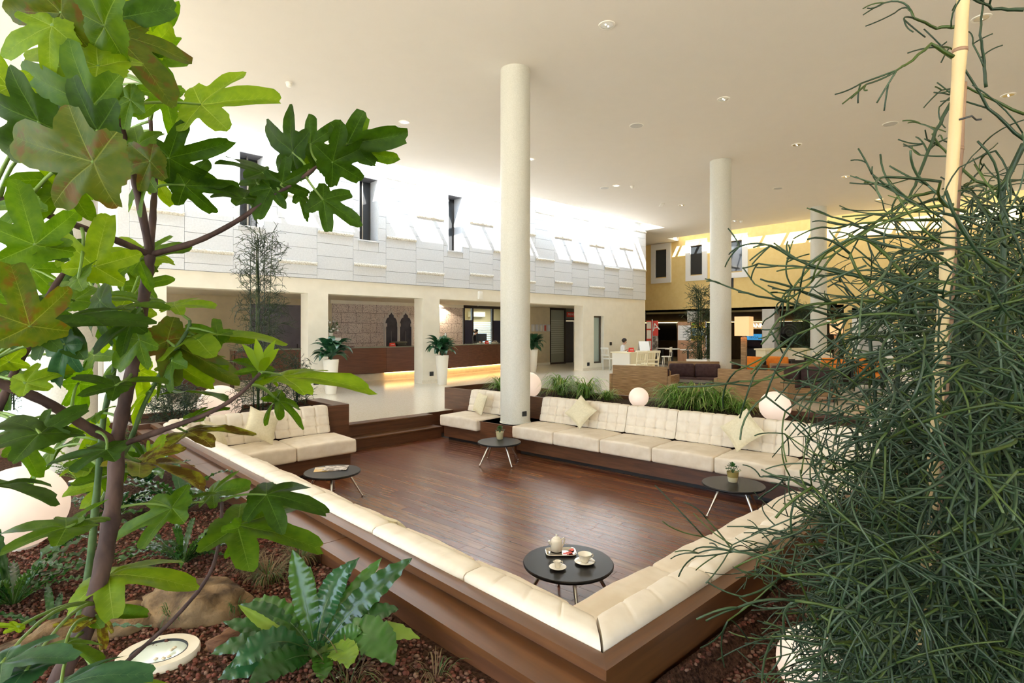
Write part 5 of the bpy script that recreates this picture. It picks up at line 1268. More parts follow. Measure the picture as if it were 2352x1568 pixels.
fern(120, 1440, .3, 9, .55, .018, (0, 3), 'trailing dark fern across the flat boulder', 38, upr=(.1, .4), wave=.5)
# lit spot light in the soil by the fern
q = PZ(172, 1112, .28); t = thing('ground_spot', 'small lit ground spotlight under the yellow-green fern', 'light', (q.x, q.y, bed_z(q.x, q.y)))
MB().lathe([(.04, 0), (.05, .03), (.045, .05), (.03, .045)], 20).build('housing', dark, t); MB().lathe([(.03, .046), (.001, .048)], 20).build('lens', emit('spot lens', (1, .8, .45), 8), t)
la = bpy.data.lights.new('ground_spot_lamp', 'POINT'); la.energy = 3; la.color = (1, .75, .4); la.shadow_soft_size = .03; lo = bpy.data.objects.new('ground_spot_lamp', la); COL.objects.link(lo); lo.parent = t; lo.location = (0, 0, .09)
# grasses
dry = leafmat('dry grass', (.10, .06, .025), (.25, .17, .08), (.2, .15, .06), .7); grn = leafmat('thin grass', (.03, .07, .015), (.08, .14, .03), (.1, .2, .03), .5)
def tuft(px, py, z, n, h, mats, label, seed, spread=1.0, w=.0018):
    q = PZ(px, py, z); q.z = bed_z(q.x, q.y); t = thing('grass_tuft', label, 'grass', q); rnd = random.Random(seed); mb = MB()
    for k in range(n):
        th = rnd.uniform(0, 2*pi); d = Vector((cos(th), sin(th), 0)); l = h*rnd.uniform(.5, 1.1); o_ = d*rnd.uniform(0, .06*spread)
        blade(mb, o_, o_+d*l*.25*spread+UP*l*.8, o_+d*l*.7*spread+UP*l*rnd.uniform(.0, .8), w*rnd.uniform(.7, 1.3), 5, rnd.choice((0, 0, 1)))
    mb.build('blades', mats, t, 180)
tuft(615, 1330, .28, 260, .16, [dry, grn], 'mound of dry brown grass between boulder and fern', 1)
tuft(690, 1290, .28, 200, .17, [dry, grn], 'mound of dry brown grass against the low timber ledge', 2)
tuft(575, 1310, .28, 160, .14, [dry, dry], 'small mound of dry brown grass touching the boulder', 3)
tuft(395, 1425, .28, 46, .17, [grn, grn], 'thin dark green grass sprouting before the boulder', 4, .4)
tuft(540, 1400, .28, 40, .13, [grn, grn], 'thin dark green grass at the end of the boulder', 5, .5)
tuft(800, 1575, .27, 36, .20, [dry, grn], 'wispy pale grass under the large fern', 6, 1.2)
tuft(1000, 1560, .27, 26, .14, [dry, grn], 'wispy pale grass beside the timber ledge in the gravel', 7, 1.0)
# ------------------------------------------------------------------ fig tree
def fig_leaf_mat(name, c0, c1, vein, trans, brown=0.0, tw=.42, rough=.5):
    m, t, b = _new(name); o = t.nodes['Material Output']
    uv = N(t, 'ShaderNodeUVMap'); sp = N(t, 'ShaderNodeSeparateXYZ'); L(t, uv.outputs[0], sp.inputs[0])
    def M_(op, a, b_=None):
        n = N(t, 'ShaderNodeMath', operation=op)
        for i, v in enumerate((a, b_)):
            if v is None: continue
            if isinstance(v, (int, float)): n.inputs[i].default_value = v
            else: L(t, v, n.inputs[i])
        return n.outputs[0]
    x = M_('SUBTRACT', sp.outputs[0], .5); y = M_('SUBTRACT', sp.outputs[1], .5); best = None
    for th in (0, .98, -.98, 1.95, -1.95):
        al = M_('ADD', M_('MULTIPLY', x, sin(th)), M_('MULTIPLY', y, cos(th))); ac_ = M_('ABSOLUTE', M_('SUBTRACT', M_('MULTIPLY', x, cos(th)), M_('MULTIPLY', y, sin(th))))
        neg = M_('MULTIPLY', M_('LESS_THAN', al, 0.0), 1.0); d = M_('ADD', M_('ADD', ac_, M_('MULTIPLY', al, .008)), neg)
        # side veins: herring-bone lines branching off the lobe axis
        hb = M_('FRACT', M_('MULTIPLY', M_('SUBTRACT', al, M_('MULTIPLY', ac_, .9)), 13.0)); hl = M_('ADD', M_('ADD', M_('MULTIPLY', M_('ABSOLUTE', M_('SUBTRACT', hb, .5)), .05), M_('ADD', M_('MULTIPLY', ac_, .03), .0062)), M_('ADD', neg, M_('MULTIPLY', M_('GREATER_THAN', ac_, .15), 1.0)))
        d = M_('MINIMUM', d, hl); best = d if best is None else M_('MINIMUM', best, d)
    mr = N(t, 'ShaderNodeMapRange'); mr.inputs[1].default_value = .004; mr.inputs[2].default_value = .010; mr.inputs[3].default_value = 1; mr.inputs[4].default_value = 0; L(t, best, mr.inputs[0])
    nz = N(t, 'ShaderNodeTexNoise'); nz.inputs['Scale'].default_value = 7; nz.inputs['Detail'].default_value = 5; oi = N(t, 'ShaderNodeObjectInfo'); ad = N(t, 'ShaderNodeVectorMath', operation='ADD'); L(t, uv.outputs[0], ad.inputs[0]); L(t, oi.outputs['Random'], ad.inputs[1]); L(t, ad.outputs[0], nz.inputs['Vector'])
    base = ramp(t, nz.outputs[0], [(.3, c0), (.7, c1)])
    if brown:
        n2 = N(t, 'ShaderNodeTexNoise'); n2.inputs['Scale'].default_value = 4.5; n2.inputs['Detail'].default_value = 7; L(t, ad.outputs[0], n2.inputs['Vector'])
        mb_ = N(t, 'ShaderNodeMix', data_type='RGBA'); L(t, ramp(t, n2.outputs[0], [(.62-.28*brown, (0, 0, 0)), (.72-.22*brown, (1, 1, 1))]), mb_.inputs[0]); L(t, base, mb_.inputs[6]); mb_.inputs[7].default_value = (.095, .055, .010, 1); base = mb_.outputs[2]
    mv = N(t, 'ShaderNodeMix', data_type='RGBA'); L(t, mr.outputs[0], mv.inputs[0]); L(t, base, mv.inputs[6]); mv.inputs[7].default_value = (*vein, 1)
    L(t, mv.outputs[2], b.inputs['Base Color']); b.inputs['Roughness'].default_value = rough; b.inputs['Specular IOR Level'].default_value = .18
    tr = N(t, 'ShaderNodeBsdfTranslucent'); m3 = N(t, 'ShaderNodeMix', data_type='RGBA', blend_type='MULTIPLY'); m3.inputs[0].default_value = 1.0; L(t, mv.outputs[2], m3.inputs[6]); m3.inputs[7].default_value = (*trans, 1); L(t, m3.outputs[2], tr.inputs[0])
    mx = N(t, 'ShaderNodeMixShader'); mx.inputs[0].default_value = tw; L(t, b.outputs[0], mx.inputs[1]); L(t, tr.outputs[0], mx.inputs[2]); L(t, mx.outputs[0], o.inputs[0]); bump(t, b, mr.outputs[0], .25, .004)
    return m
FM = [fig_leaf_mat('fig leaf deep', (.018, .050, .002), (.034, .080, .005), (.07, .13, .02), (2.0, 2.1, .4)),
      fig_leaf_mat('fig leaf mid', (.044, .102, .002), (.074, .148, .005), (.13, .22, .03), (2.4, 2.3, .4)),
      fig_leaf_mat('fig leaf bright', (.110, .195, .002), (.165, .26, .006), (.25, .34, .05), (2.4, 2.2, .4)),
      fig_leaf_mat('fig leaf spotted', (.045, .080, .004), (.080, .105, .006), (.14, .17, .03), (2.2, 1.9, .4), .30),
      fig_leaf_mat('fig leaf bluish', (.016, .062, .022), (.035, .10, .035), (.09, .16, .06), (1.3, 1.5, .7), 0, .3, .45),
      fig_leaf_mat('fig leaf yellowing', (.17, .21, .012), (.27, .24, .025), (.36, .33, .09), (2.0, 1.8, .5), .75)]
LOB = [((0, .66, .38), (.98, .46, .33), (-.98, .48, .33), (1.95, .22, .36), (-1.95, .20, .36)), ((0, .68, .46), (.95, .32, .36), (-1.05, .42, .30), (2.0, .10, .40), (-1.9, .18, .36)), ((0, .66, .34), (1.02, .52, .30), (-.92, .44, .32), (2.0, .26, .32), (-2.0, .24, .34))]
def fig_leaf_mesh(var, mat, seed):
    rnd = random.Random(seed); lob = LOB[var]; NA, NR = 84, 9; vs = [(0, 0, 0)]; uvs = [(.5, .5)]; fs = []
    ph = rnd.uniform(0, 6); droop = rnd.uniform(.10, .34); cup = rnd.uniform(-.10, .12); tw = rnd.uniform(-.25, .25)
    for i in range(1, NR+1):
        for k in range(NA):
            th = -pi+2*pi*(k+.5)/NA
            r = .31*(1-.6*max(0, (abs(th)-2.5)/.64))
            for (t0, A_, w_) in lob: r = max(r, .31+A_*exp(-abs((th-t0)/w_)**2.6))
            r = min(r, 1.0)
            r *= 1+.030*sin(th*23+ph)+.018*sin(th*41+ph*2)
            s_ = i/NR; x, y = sin(th)*r*s_, cos(th)*r*s_
            rr = sqrt(x*x+y*y); near = min(abs(th-t0) for (t0, _, _) in lob)
            z = -droop*rr*rr + cup*abs(x) + .045*rr*cos(min(1, near/.42)*pi) *(-1) + .035*noise.noise(Vector((x*3.2, y*3.2, seed)))+tw*x*y*.6
            vs.append((x, y, z)); uvs.append((.5+x, .5+y))
    for k in range(NA): fs.append((0, 1+k, 1+(k+1) % NA))
    for i in range(NR-1):
        for k in range(NA): a = 1+i*NA+k; b = 1+i*NA+(k+1) % NA; fs.append((a, a+NA, b+NA, b))
    me = bpy.data.meshes.new('leaf'); me.from_pydata(vs, [], fs); ul = me.uv_layers.new(name='UVMap')
    ul.data.foreach_set('uv', [c for l in me.loops for c in uvs[l.vertex_index]]); me.materials.append(mat)
    me.polygons.foreach_set('use_smooth', [True]*len(me.polygons)); return me
bark = noisy('fig bark', (.038, .020, .017), (.090, .052, .042), 30, .75, .3, .5, .004, stretch=(1, 1, .3)); gbark = noisy('green fig shoot', (.035, .075, .018), (.07, .12, .035), 25, .6, .3, .2, .003); pet_m = leafmat('fig petiole', (.16, .30, .05), (.24, .36, .08), (.3, .4, .1), .4)
root_px = (110, 1640, 1.25)
b0 = P(40, 1900, 1.30); b0.z = bed_z(b0.x, b0.y)
fig = thing('fig_tree', 'young fig tree with large lobed leaves filling the left foreground', 'tree', b0)
SK = {'trunk': ([(20, 1900, 1.3), (60, 1720, 1.27), (130, 1568, 1.26), (205, 1420, 1.30), (245, 1250, 1.35), (264, 1120, 1.39), (268, 1015, 1.42)], 24, 20, bark),
      'trunk_upper': ([(268, 1015, 1.42), (285, 930, 1.42), (305, 840, 1.42), (322, 740, 1.42), (335, 650, 1.42), (345, 585, 1.42)], 18, 14, bark),
      'branch_a': ([(345, 585, 1.42), (318, 450, 1.40), (285, 320, 1.36), (250, 200, 1.32), (215, 90, 1.28), (185, -20, 1.24), (170, -80, 1.2)], 11, 7, bark),
      'branch_b': ([(345, 585, 1.42), (352, 480, 1.46), (356, 400, 1.50), (347, 300, 1.52), (343, 195, 1.54)], 10, 5, bark),
      'branch_c': ([(345, 585, 1.42), (450, 555, 1.45), (540, 510, 1.48), (610, 462, 1.50), (690, 410, 1.52), (735, 378, 1.53), (790, 350, 1.53)], 9, 4, bark),
      'branch_d': ([(345, 585, 1.42), (250, 545, 1.34), (140, 505, 1.26), (0, 455, 1.18), (-80, 430, 1.14)], 9, 7, bark),
      'branch_e': ([(268, 1015, 1.42), (200, 980, 1.36), (100, 920, 1.28), (0, 880, 1.22), (-60, 860, 1.18)], 14, 11, bark),
      'branch_f': ([(268, 1025, 1.42), (380, 985, 1.45), (480, 948, 1.48), (550, 905, 1.50), (598, 856, 1.52)], 9, 5, bark),
      'branch_g': ([(-40, 1010, 1.2), (0, 930, 1.22), (35, 850, 1.26), (78, 770, 1.30), (105, 690, 1.32), (165, 600, 1.36)], 11, 6, bark),
      'shoot_a': ([(150, 1560, 1.30), (188, 1400, 1.45), (208, 1280, 1.5), (225, 1100, 1.52), (238, 960, 1.55), (262, 850, 1.58), (265, 770, 1.6)], 13, 6, gbark),
      'shoot_b': ([(272, 1060, 1.45), (300, 1010, 1.50), (335, 920, 1.54), (385, 830, 1.58), (430, 760, 1.6), (436, 735, 1.6)], 8, 5, gbark),
      'shoot_c': ([(160, 1640, 1.35), (290, 1520, 1.45), (400, 1420, 1.52), (480, 1320, 1.56), (505, 1230, 1.58), (510, 1150, 1.6)], 7, 5, bark),
      'shoot_d': ([(78, 770, 1.30), (40, 720, 1.28), (0, 660, 1.24), (-40, 600, 1.2)], 6, 5, bark)}
NODES = []
for nm, (pts, r0, r1, mat) in SK.items():
    w_ = [P(*p)-b0 for p in pts]; n = len(w_); fine = []
    for i in range(n-1):
        p0, p1, p2, p3 = w_[max(0, i-1)], w_[i], w_[i+1], w_[min(n-1, i+2)]
        for k in range(5):
            s_ = k/5; fine.append(.5*((2*p1)+(p2-p0)*s_+(2*p0-5*p1+4*p2-p3)*s_*s_+(3*p1-p0-3*p2+p3)*s_**3))
    fine.append(w_[-1]); rr = []
    for i in range(len(fine)):
        k = i/(len(fine)-1); px_r = r0+(r1-r0)*k; rr.append(px_r*.80/FPX*1.4*(1+.06*sin(i*2.4)+(.16 if i % 9 == 4 else 0)))
    MB().tube(fine, rr, 12).build({'trunk': 'trunk', 'trunk_upper': 'trunk'}.get(nm, 'shoot' if 'shoot' in nm else 'branch'), mat, fig, 180)
    NODES += [(p, nm) for p in fine]
# leaves: junction px, tip px, depth, tone, width factor, variant
LV = [(140, 30, -20, 25, .95, 3, 1.0, 0), (190, 66, 98, 72, 1.15, 1, 1.1, 1), (225, 152, 20, 70, 1.0, 2, .85, 0), (212, 243, 0, 150, .98, 1, .95, 0), (215, 372, -60, 300, .78, 3, .8, 1), (70, 345, 140, 410, 1.1, 2, .9, 1),
 (246, 46, 372, 20, 1.2, 0, .95, 0), (285, 12, 385, -15, 1.3, 2, .9, 1), (268, 82, 398, 203, 1.15, 3, .9, 0), (262, 86, 408, 152, 1.2, 1, .75, 2), (345, 110, 410, 60, 1.45, 2, 1.1, 1), (330, 130, 412, 128, 1.5, 1, .8, 1),
 (462, 240, 634, 200, 1.45, 2, .85, 0), (378, 222, 412, 318, 1.45, 1, 1.1, 2), (318, 332, 195, 318, 1.35, 1, .95, 0), (388, 362, 525, 335, 1.45, 0, .85, 2), (338, 408, 275, 478, 1.4, 1, 1.1, 0), (358, 412, 392, 470, 1.6, 2, .9, 1),
 (425, 425, 552, 432, 1.5, 0, .85, 2), (345, 370, 225, 390, 1.3, 3, .9, 1), (603, 396, 526, 340, 1.5, 0, 1.05, 0), (672, 350, 588, 285, 1.55, 0, 1.1, 0), (713, 330, 790, 278, 1.55, 0, .95, 2), (764, 372, 874, 326, 1.52, 0, .95, 0),
 (798, 330, 935, 312, 1.55, 0, .8, 1), (800, 335, 846, 270, 1.6, 1, .8, 1), (828, 346, 909, 374, 1.58, 1, .8, 1), (648, 420, 730, 384, 1.5, 0, .9, 2), (742, 459, 836, 512, 1.55, 0, .95, 0), (688, 445, 713, 497, 1.55, 0, .7, 1),
 (622, 432, 585, 500, 1.5, 0, 1.0, 1), (700, 380, 640, 330, 1.6, 1, .9, 2), (560, 455, 480, 410, 1.5, 0, .8, 1), (590, 420, 560, 375, 1.6, 0, .9, 2),
 (80, 562, 35, 410, .92, 1, 1.0, 0), (82, 566, 150, 545, .95, 1, .9, 1), (218, 612, 242, 488, 1.25, 2, 1.05, 0), (335, 588, 422, 560, 1.5, 1, .9, 1), (320, 600, 352, 660, 1.4, 1, .8, 1), (68, 748, 25, 585, 1.0, 3, .95, 0), (72, 748, 218, 716, 1.05, 0, .85, 2),
 (125, 746, 60, 650, 1.1, 0, .9, 1), (132, 742, 310, 690, 1.15, 0, .75, 0), (285, 705, 385, 690, 1.35, 1, .8, 1), (400, 700, 492, 690, 1.6, 2, .9, 1), (440, 772, 640, 730, 1.62, 2, .7, 0), (470, 780, 572, 758, 1.65, 2, .8, 1), (500, 770, 420, 735, 1.6, 1, .9, 2),
 (385, 782, 548, 862, 1.6, 3, .75, 0), (300, 740, 195, 800, 1.2, 0, 1.0, 0), (150, 790, 108, 898, 1.1, 4, .6, 1), (402, 838, 482, 868, 1.62, 2, 1.0, 1), (395, 830, 330, 905, 1.55, 1, 1.0, 2), (265, 886, 168, 850, 1.3, 0, 1.0, 0), (268, 880, 372, 850, 1.4, 1, .9, 1),
 (60, 880, 170, 832, 1.1, 2, .9, 1), (418, 900, 524, 893, 1.6, 1, .9, 1), (335, 905, 300, 965, 1.55, 2, 1.0, 1), (648, 862, 854, 856, 1.6, 2, .55, 1), (600, 850, 535, 812, 1.58, 1, .9, 1), (600, 848, 622, 812, 1.58, 2, .7, 2), (605, 858, 640, 880, 1.6, 2, .7, 1), (640, 920, 707, 978, 1.6, 1, .9, 2), (632, 918, 598, 968, 1.6, 1, .8, 1),
 (430, 992, 584, 964, 1.55, 5, .6, 0), (440, 962, 522, 928, 1.55, 1, .8, 1), (92, 995, -10, 925, 1.1, 0, 1.0, 0), (95, 995, 190, 925, 1.12, 0, .9, 1), (245, 1032, 92, 1052, 1.3, 0, .55, 0), (320, 1062, 482, 1082, 1.5, 5, .75, 0), (325, 1060, 412, 1016, 1.5, 5, .7, 1), (350, 1050, 372, 1000, 1.65, 2, 1.0, 1),
 (-15, 1112, 128, 1126, 1.0, 0, .7, 1), (152, 1212, -5, 1185, 1.15, 1, .95, 0), (155, 1210, 238, 1135, 1.2, 1, .85, 2), (488, 1132, 562, 1104, 1.58, 1, 1.0, 1), (395, 1166, 238, 1232, 1.45, 1, .75, 0), (400, 1160, 490, 1108, 1.5, 1, .8, 2), (612, 1136, 754, 1146, 1.6, 0, .85, 0), (545, 1206, 742, 1226, 1.56, 1, .85, 0), (555, 1210, 602, 1280, 1.56, 1, 1.0, 2), (650, 1225, 746, 1240, 1.62, 5, .6, 1),
 (250, 1322, 438, 1296, 1.35, 2, .75, 0), (208, 1412, 330, 1392, 1.3, 1, .55, 1), (228, 1418, 242, 1484, 1.3, 5, .9, 1), (205, 1424, 122, 1430, 1.28, 5, .6, 1), (5, 1522, 158, 1480, .85, 4, .7, 1), (60, 1540, -20, 1490, .85, 4, .9, 0), (150, 1480, 240, 1500, 1.1, 1, .7, 1), (140, 1572, 305, 1502, 1.0, 4, .6, 1), (240, 1566, 424, 1538, 1.15, 2, .55, 0), (40, 1440, -20, 1430, 1.0, 2, .5, 1),
 (30, 700, -30, 640, 1.2, 1, 1.0, 1), (20, 830, -20, 760, 1.2, 2, .9, 2), (170, 690, 120, 620, 1.4, 1, .9, 0), (250, 740, 300, 800, 1.5, 1, .9, 1), (220, 950, 150, 985, 1.45, 1, .8, 2), (30, 985, 120, 960, 1.25, 1, .8, 1), (300, 820, 350, 790, 1.6, 1, .9, 2), (465, 820, 520, 830, 1.65, 2, .8, 1), (180, 880, 200, 960, 1.4, 1, .9, 1), (0, 620, 60, 660, 1.3, 0, .9, 1)]
rl = random.Random(77); lm_cache = {}
LV += [(240, 60, 60, -20, 1.0, 1, 1.0, 0), (235, 180, 60, 250, 1.05, 1, .9, 1), (225, 300, 40, 250, .95, 0, .9, 0), (230, 330, 110, 420, 1.1, 3, .8, 1), (120, 60, -30, 110, .95, 2, .9, 0), (90, 280, -40, 380, .9, 0, 1.0, 2), (60, 470, -30, 540, 1.0, 1, 1.0, 0), (300, 230, 200, 270, 1.25, 1, .9, 1), (150, 420, 60, 500, 1.15, 1, .9, 2), (330, 90, 420, 20, 1.5, 1, .9, 0), (20, 200, -60, 90, .9, 2, 1.0, 1), (180, 640, 90, 700, 1.2, 1, 1.0, 2), (230, 690, 160, 760, 1.3, 0, 1.0, 0), (320, 780, 250, 850, 1.35, 1, 1.0, 1)]
for k in range(34):
    bx, by = rl.uniform(-30, 340), rl.uniform(560, 1110) if k < 26 else rl.uniform(150, 560)
    if k >= 26: bx = rl.uniform(20, 260)
    th = rl.uniform(0, 6.28); l = rl.uniform(85, 130)
    LV.append((bx, by, bx+cos(th)*l, by+sin(th)*l*.8, rl.uniform(1.5, 1.85), rl.choice((0, 1, 1, 2)), rl.uniform(.8, 1.0), k % 3))
for i, (bx, by, tx, ty, dep, tone, wf, var) in enumerate(LV):
    B = P(bx, by, dep); T_ = P(tx, ty, dep+rl.uniform(-.05, .05)); ax = T_-B; l = ax.length
    key = (var, tone, i % 4)
    if key not in lm_cache: lm_cache[key] = fig_leaf_mesh(var, FM[tone], 100+len(lm_cache))
    view = (Vector((0, 0, EYE))-B).normalized(); u_ = .45 if by < 420 else (.60 if by < 800 else .95); nrm = view*(.75 if by < 420 else (.6 if by < 800 else .42))+UP*(u_ if (by > 500 or rl.random() < .5) else -u_*.6)+Vector((rl.uniform(-.4, .4), rl.uniform(-.4, .4), rl.uniform(-.2, .2)))
    yv = ax.normalized(); nrm = (nrm-yv*nrm.dot(yv)).normalized(); xv = yv.cross(nrm).normalized()
    o = mkobj('leaf', lm_cache[key], fig); R_ = Matrix((xv, yv, nrm)).transposed()
    o.rotation_euler = R_.to_euler(); o.location = B-b0; o.scale = (l*wf*.95, l, l)
    bl_ = B-b0; nd = min(NODES, key=lambda p: (p[0]-bl_).length)[0]; gap = nd-bl_
    pl_ = curve3(nd, (nd+bl_)/2+UP*gap.length*.12-yv*.02, bl_, 6)
    MB().tube(pl_, [.0042]*2+[.0034]*3+[.003]*2, 6).build('petiole', pet_m, o, 180).matrix_parent_inverse = Matrix.LocRotScale(o.location, o.rotation_euler, o.scale).inverted()
for k in range(7):
    a = P(600, 850, 1.52)-b0; th = k*.9; d = RIGHT*cos(th)*.05+UP*(.06+.03*sin(th))+FWD*.02*sin(th*2)
    mb = MB(); blade(mb, a, a+d*.5+UP*.015, a+d, .012, 6, 0, FWD*.3+RIGHT); mb.build('young_leaf', FM[2], fig, 180)
# ------------------------------------------------------------------ pencil shrubs (leafless green twigs)
tw_m = [leafmat('twig deep green', (.007, .024, .007), (.018, .046, .012), (.03, .07, .012), .5, 4, tw=.1), leafmat('twig grey green', (.020, .044, .018), (.045, .082, .034), (.05, .09, .02), .42, 4, tw=.1), leafmat('twig moss green', (.026, .050, .004), (.052, .088, .008), (.07, .11, .012), .5, 4, tw=.1)]
def twig(mb, p, d, l, r, lev, rnd, grav=.15, ns=5):
    n = 5; pts = [p.copy()]; q = p.copy(); dd = d.normalized(); bend = Vector((rnd.uniform(-1, 1), rnd.uniform(-1, 1), rnd.uniform(-1, .8)))*.55
    for i in range(n):
        dd = (dd+bend*.35-UP*grav*.25).normalized(); q = q+dd*(l/n); pts.append(q.copy())
    mb.tube(pts, [r*(1-.12*i/n) for i in range(n+1)], ns, rnd.choice((0, 0, 0, 1, 2)))
    if lev > 0:
        for k in range(rnd.choice((1, 1, 2, 2, 3))):
            ax = Vector((rnd.uniform(-1, 1), rnd.uniform(-1, 1), rnd.uniform(-1, 1))); nd = (dd+ax*.9).normalized()
            twig(mb, pts[-1] if rnd.random() < .75 else pts[2], nd, l*rnd.uniform(.55, .95), r*.85, lev-1, rnd, grav, ns)
bam = noisy('bamboo cane', (.50, .36, .17), (.62, .47, .25), 12, .45, .4, .1, stretch=(1, 1, .1)); bam2 = noisy('brown cane', (.22, .12, .07), (.32, .19, .11), 12, .5, .4, .1, stretch=(1, 1, .1))
rs = random.Random(21)
base = P(2130, 1500, 1.5); base.z = bed_z(base.x, base.y)
sh = thing('pencil_shrub', 'dense tangled leafless green shrub filling the right foreground', 'shrub', base)
main = [([(2190, 1750, 1.5), (2205, 1200, 1.45), (2200, 900, 1.42), (2195, 620, 1.40), (2190, 420, 1.38)], 9), ([(2330, 1700, 1.3), (2320, 1100, 1.28), (2310, 800, 1.26), (2305, 600, 1.25), (2303, 430, 1.25), (2352, 330, 1.22)], 9), ([(2010, 1650, 1.8), (2005, 1200, 1.75), (2010, 900, 1.7), (1990, 700, 1.7)], 8), ([(1960, 1650, 1.9), (1960, 1250, 1.85), (1970, 950, 1.8)], 7), ([(2250, 1700, 1.4), (2240, 1200, 1.36), (2260, 900, 1.34), (2240, 700, 1.33)], 8), ([(2090, 1650, 1.6), (2075, 1200, 1.6), (2060, 900, 1.55), (2080, 650, 1.5)], 8)]
for pts, r_ in main:
    w_ = [P(*p) for p in pts]; w_[0].z = bed_z(w_[0].x, w_[0].y)-.01
    MB().tube([p-base for p in w_], [r_/FPX*1.4*.6]*len(w_), 8).build('stem', tw_m[0], sh, 180)
long_ = [[(1820, 610), (1920, 618), (2030, 645), (2165, 672)], [(1860, 650), (1920, 580), (2010, 520), (2100, 482), (2190, 470)], [(1800, 690), (1870, 600), (1995, 525), (2090, 452), (2150, 440)], [(2060, 160), (2080, 150), (2140, 102), (2190, 130)], [(2085, 15), (2100, 40), (2150, 65), (2200, 60)], [(2195, 120), (2270, 250), (2352, 320)], [(2185, 236), (2150, 300), (2112, 400), (2090, 452), (2045, 505)], [(2140, 305), (2180, 360), (2240, 415), (2303, 437)], [(2303, 437), (2330, 380), (2352, 330)], [(1695, 668), (1790, 690), (1900, 722), (2050, 730), (2180, 720)], [(1750, 790), (1790, 730), (1850, 700), (1960, 690), (2150, 700)], [(2200, 190), (2250, 215), (2352, 262)], [(2240, 0), (2280, 20), (2352, 22)], [(2260, 0), (2250, 80), (2262, 140), (2265, 200)], [(1960, 515), (2050, 505), (2170, 505)], [(1905, 525), (1955, 515), (2040, 540), (2160, 552)], [(2000, 400), (2100, 470), (2180, 450)], [(1745, 640), (1820, 660), (1920, 700)], [(2110, 660), (2010, 560), (1950, 540)], [(1770, 565), (1860, 610), (1990, 640)]]
for pl in long_:
    dep = rs.uniform(1.15, 1.45); pts = [P(x, y, dep+rs.uniform(-.02, .02)) for x, y in pl]; fine = []
    for i in range(len(pts)-1):
        for k in range(4): fine.append(pts[i].lerp(pts[i+1], k/4)+Vector((rs.uniform(-1, 1), rs.uniform(-1, 1), rs.uniform(-1, 1)))*.002)
    fine.append(pts[-1]); mb = MB(); mb.tube([p-base for p in fine], [.0022+.0022*i/len(fine) for i in range(len(fine))] if pl[0][0] < pl[-1][0] else [.0044-.002*i/len(fine) for i in range(len(fine))], 6, rs.choice((0, 0, 2)))
    for k in range(3):
        i = rs.randrange(0, max(1, len(fine)-3)); d = (fine[i]-fine[i+1]).normalized(); twig(mb, fine[i]-base, d+Vector((rs.uniform(-1, 1), rs.uniform(-1, 1), rs.uniform(-1, 1)))*.6, .07, .0022, 1, rs)
    mb.build('branch', tw_m, sh, 180)
def dens(x, y):
    # how thick the shrub is there
    left = 2050-120*max(0, min(1, (y-520)/450))-70*max(0, min(1, (y-900)/250))+60*max(0, min(1, (y-1330)/240))
    if y < 430: return .05 if x > 2180 else 0
    if y < 640: k = (x-2080)/260*(.3+.7*(y-430)/210)
    else: k = min(1, (x-left)/200)
    k *= .45 if y < 760 else .45+.55*min(1, (y-760)/260)
    if 840 < y < 1230: left += 120; k = min(1, (x-left)/200)
    return max(0, min(1, k)) if k > 0 else (.035 if x > left-110 and y > 600 else 0)
nb = 0; rest = MB(); tries = 0
while nb < 3200 and tries < 30000:
    tries += 1; x, y = rs.uniform(1720, 2440), rs.uniform(400, 1640)
    if rs.random() > dens(x, y): continue
    dep = (rs.uniform(.95, 1.25) if rs.random() < .14 else rs.uniform(1.42, 2.2)) if x > 1950 else rs.uniform(1.3, 2.1)
    p = P(x, y, dep)
    if p.z < bed_z(p.x, p.y)+.05: continue
    if p.y > 1.05 and p.z < .6: continue
    dx = -RIGHT*rs.uniform(-.3, 1.0)+UP*rs.uniform(-.6, .7)+FWD*rs.uniform(-.8, .6); nb += 1
    l = rs.uniform(.10, .21)*(.62 if x < 2010 else 1)
    if nb <= 250:
        mb = MB(); twig(mb, p-base, dx, l, rs.uniform(.0022, .0034), 2, rs); mb.build('twig', tw_m, sh, 180)
    else: twig(rest, p-base, dx, l, rs.uniform(.0020, .0034), 2, rs, ns=4)
stuff(rest.build('twigs', tw_m, sh, 180))
def cane(pts, r_, label, mat):
    w_ = [P(*p) for p in pts]; q = w_[-1]; q.z = bed_z(q.x, q.y); t = thing('bamboo_cane', label, 'cane', q); n = 40; a, b = w_[0], q; fine, rr = [], []
    for i in range(n+1): fine.append(a.lerp(b, i/n)-q); rr.append(r_*(1+(.16 if i % 8 == 3 else 0)))
    MB().tube(fine, rr, 14).build('pole', mat, t, 180)
    for i in range(3, n, 8): MB().tube([fine[i]-Vector((0, 0, .004)), fine[i]+Vector((0, 0, .004))], r_*1.22, 14).build('node_ring', bam2, t, 180)
    return t
tc_ = cane([(2216, -60, 1.25), (2080, 1900, 1.40)], .0125, 'thick pale bamboo cane supporting the tangled shrub', bam)
cane([(2212, 190, 1.30), (2105, 1880, 1.46)], .008, 'thin brown cane beside the pale bamboo cane', bam2)
q = P(2222, 275, 1.26); o = MB().tube([q-RIGHT*.02, q+RIGHT*.0+UP*.004-FWD*.012, q+RIGHT*.02, q+RIGHT*.032+UP*.001], .0022, 6).build('cable_tie', dark); tag(o, 'black cable tie around the two canes near their top', 'cable tie')
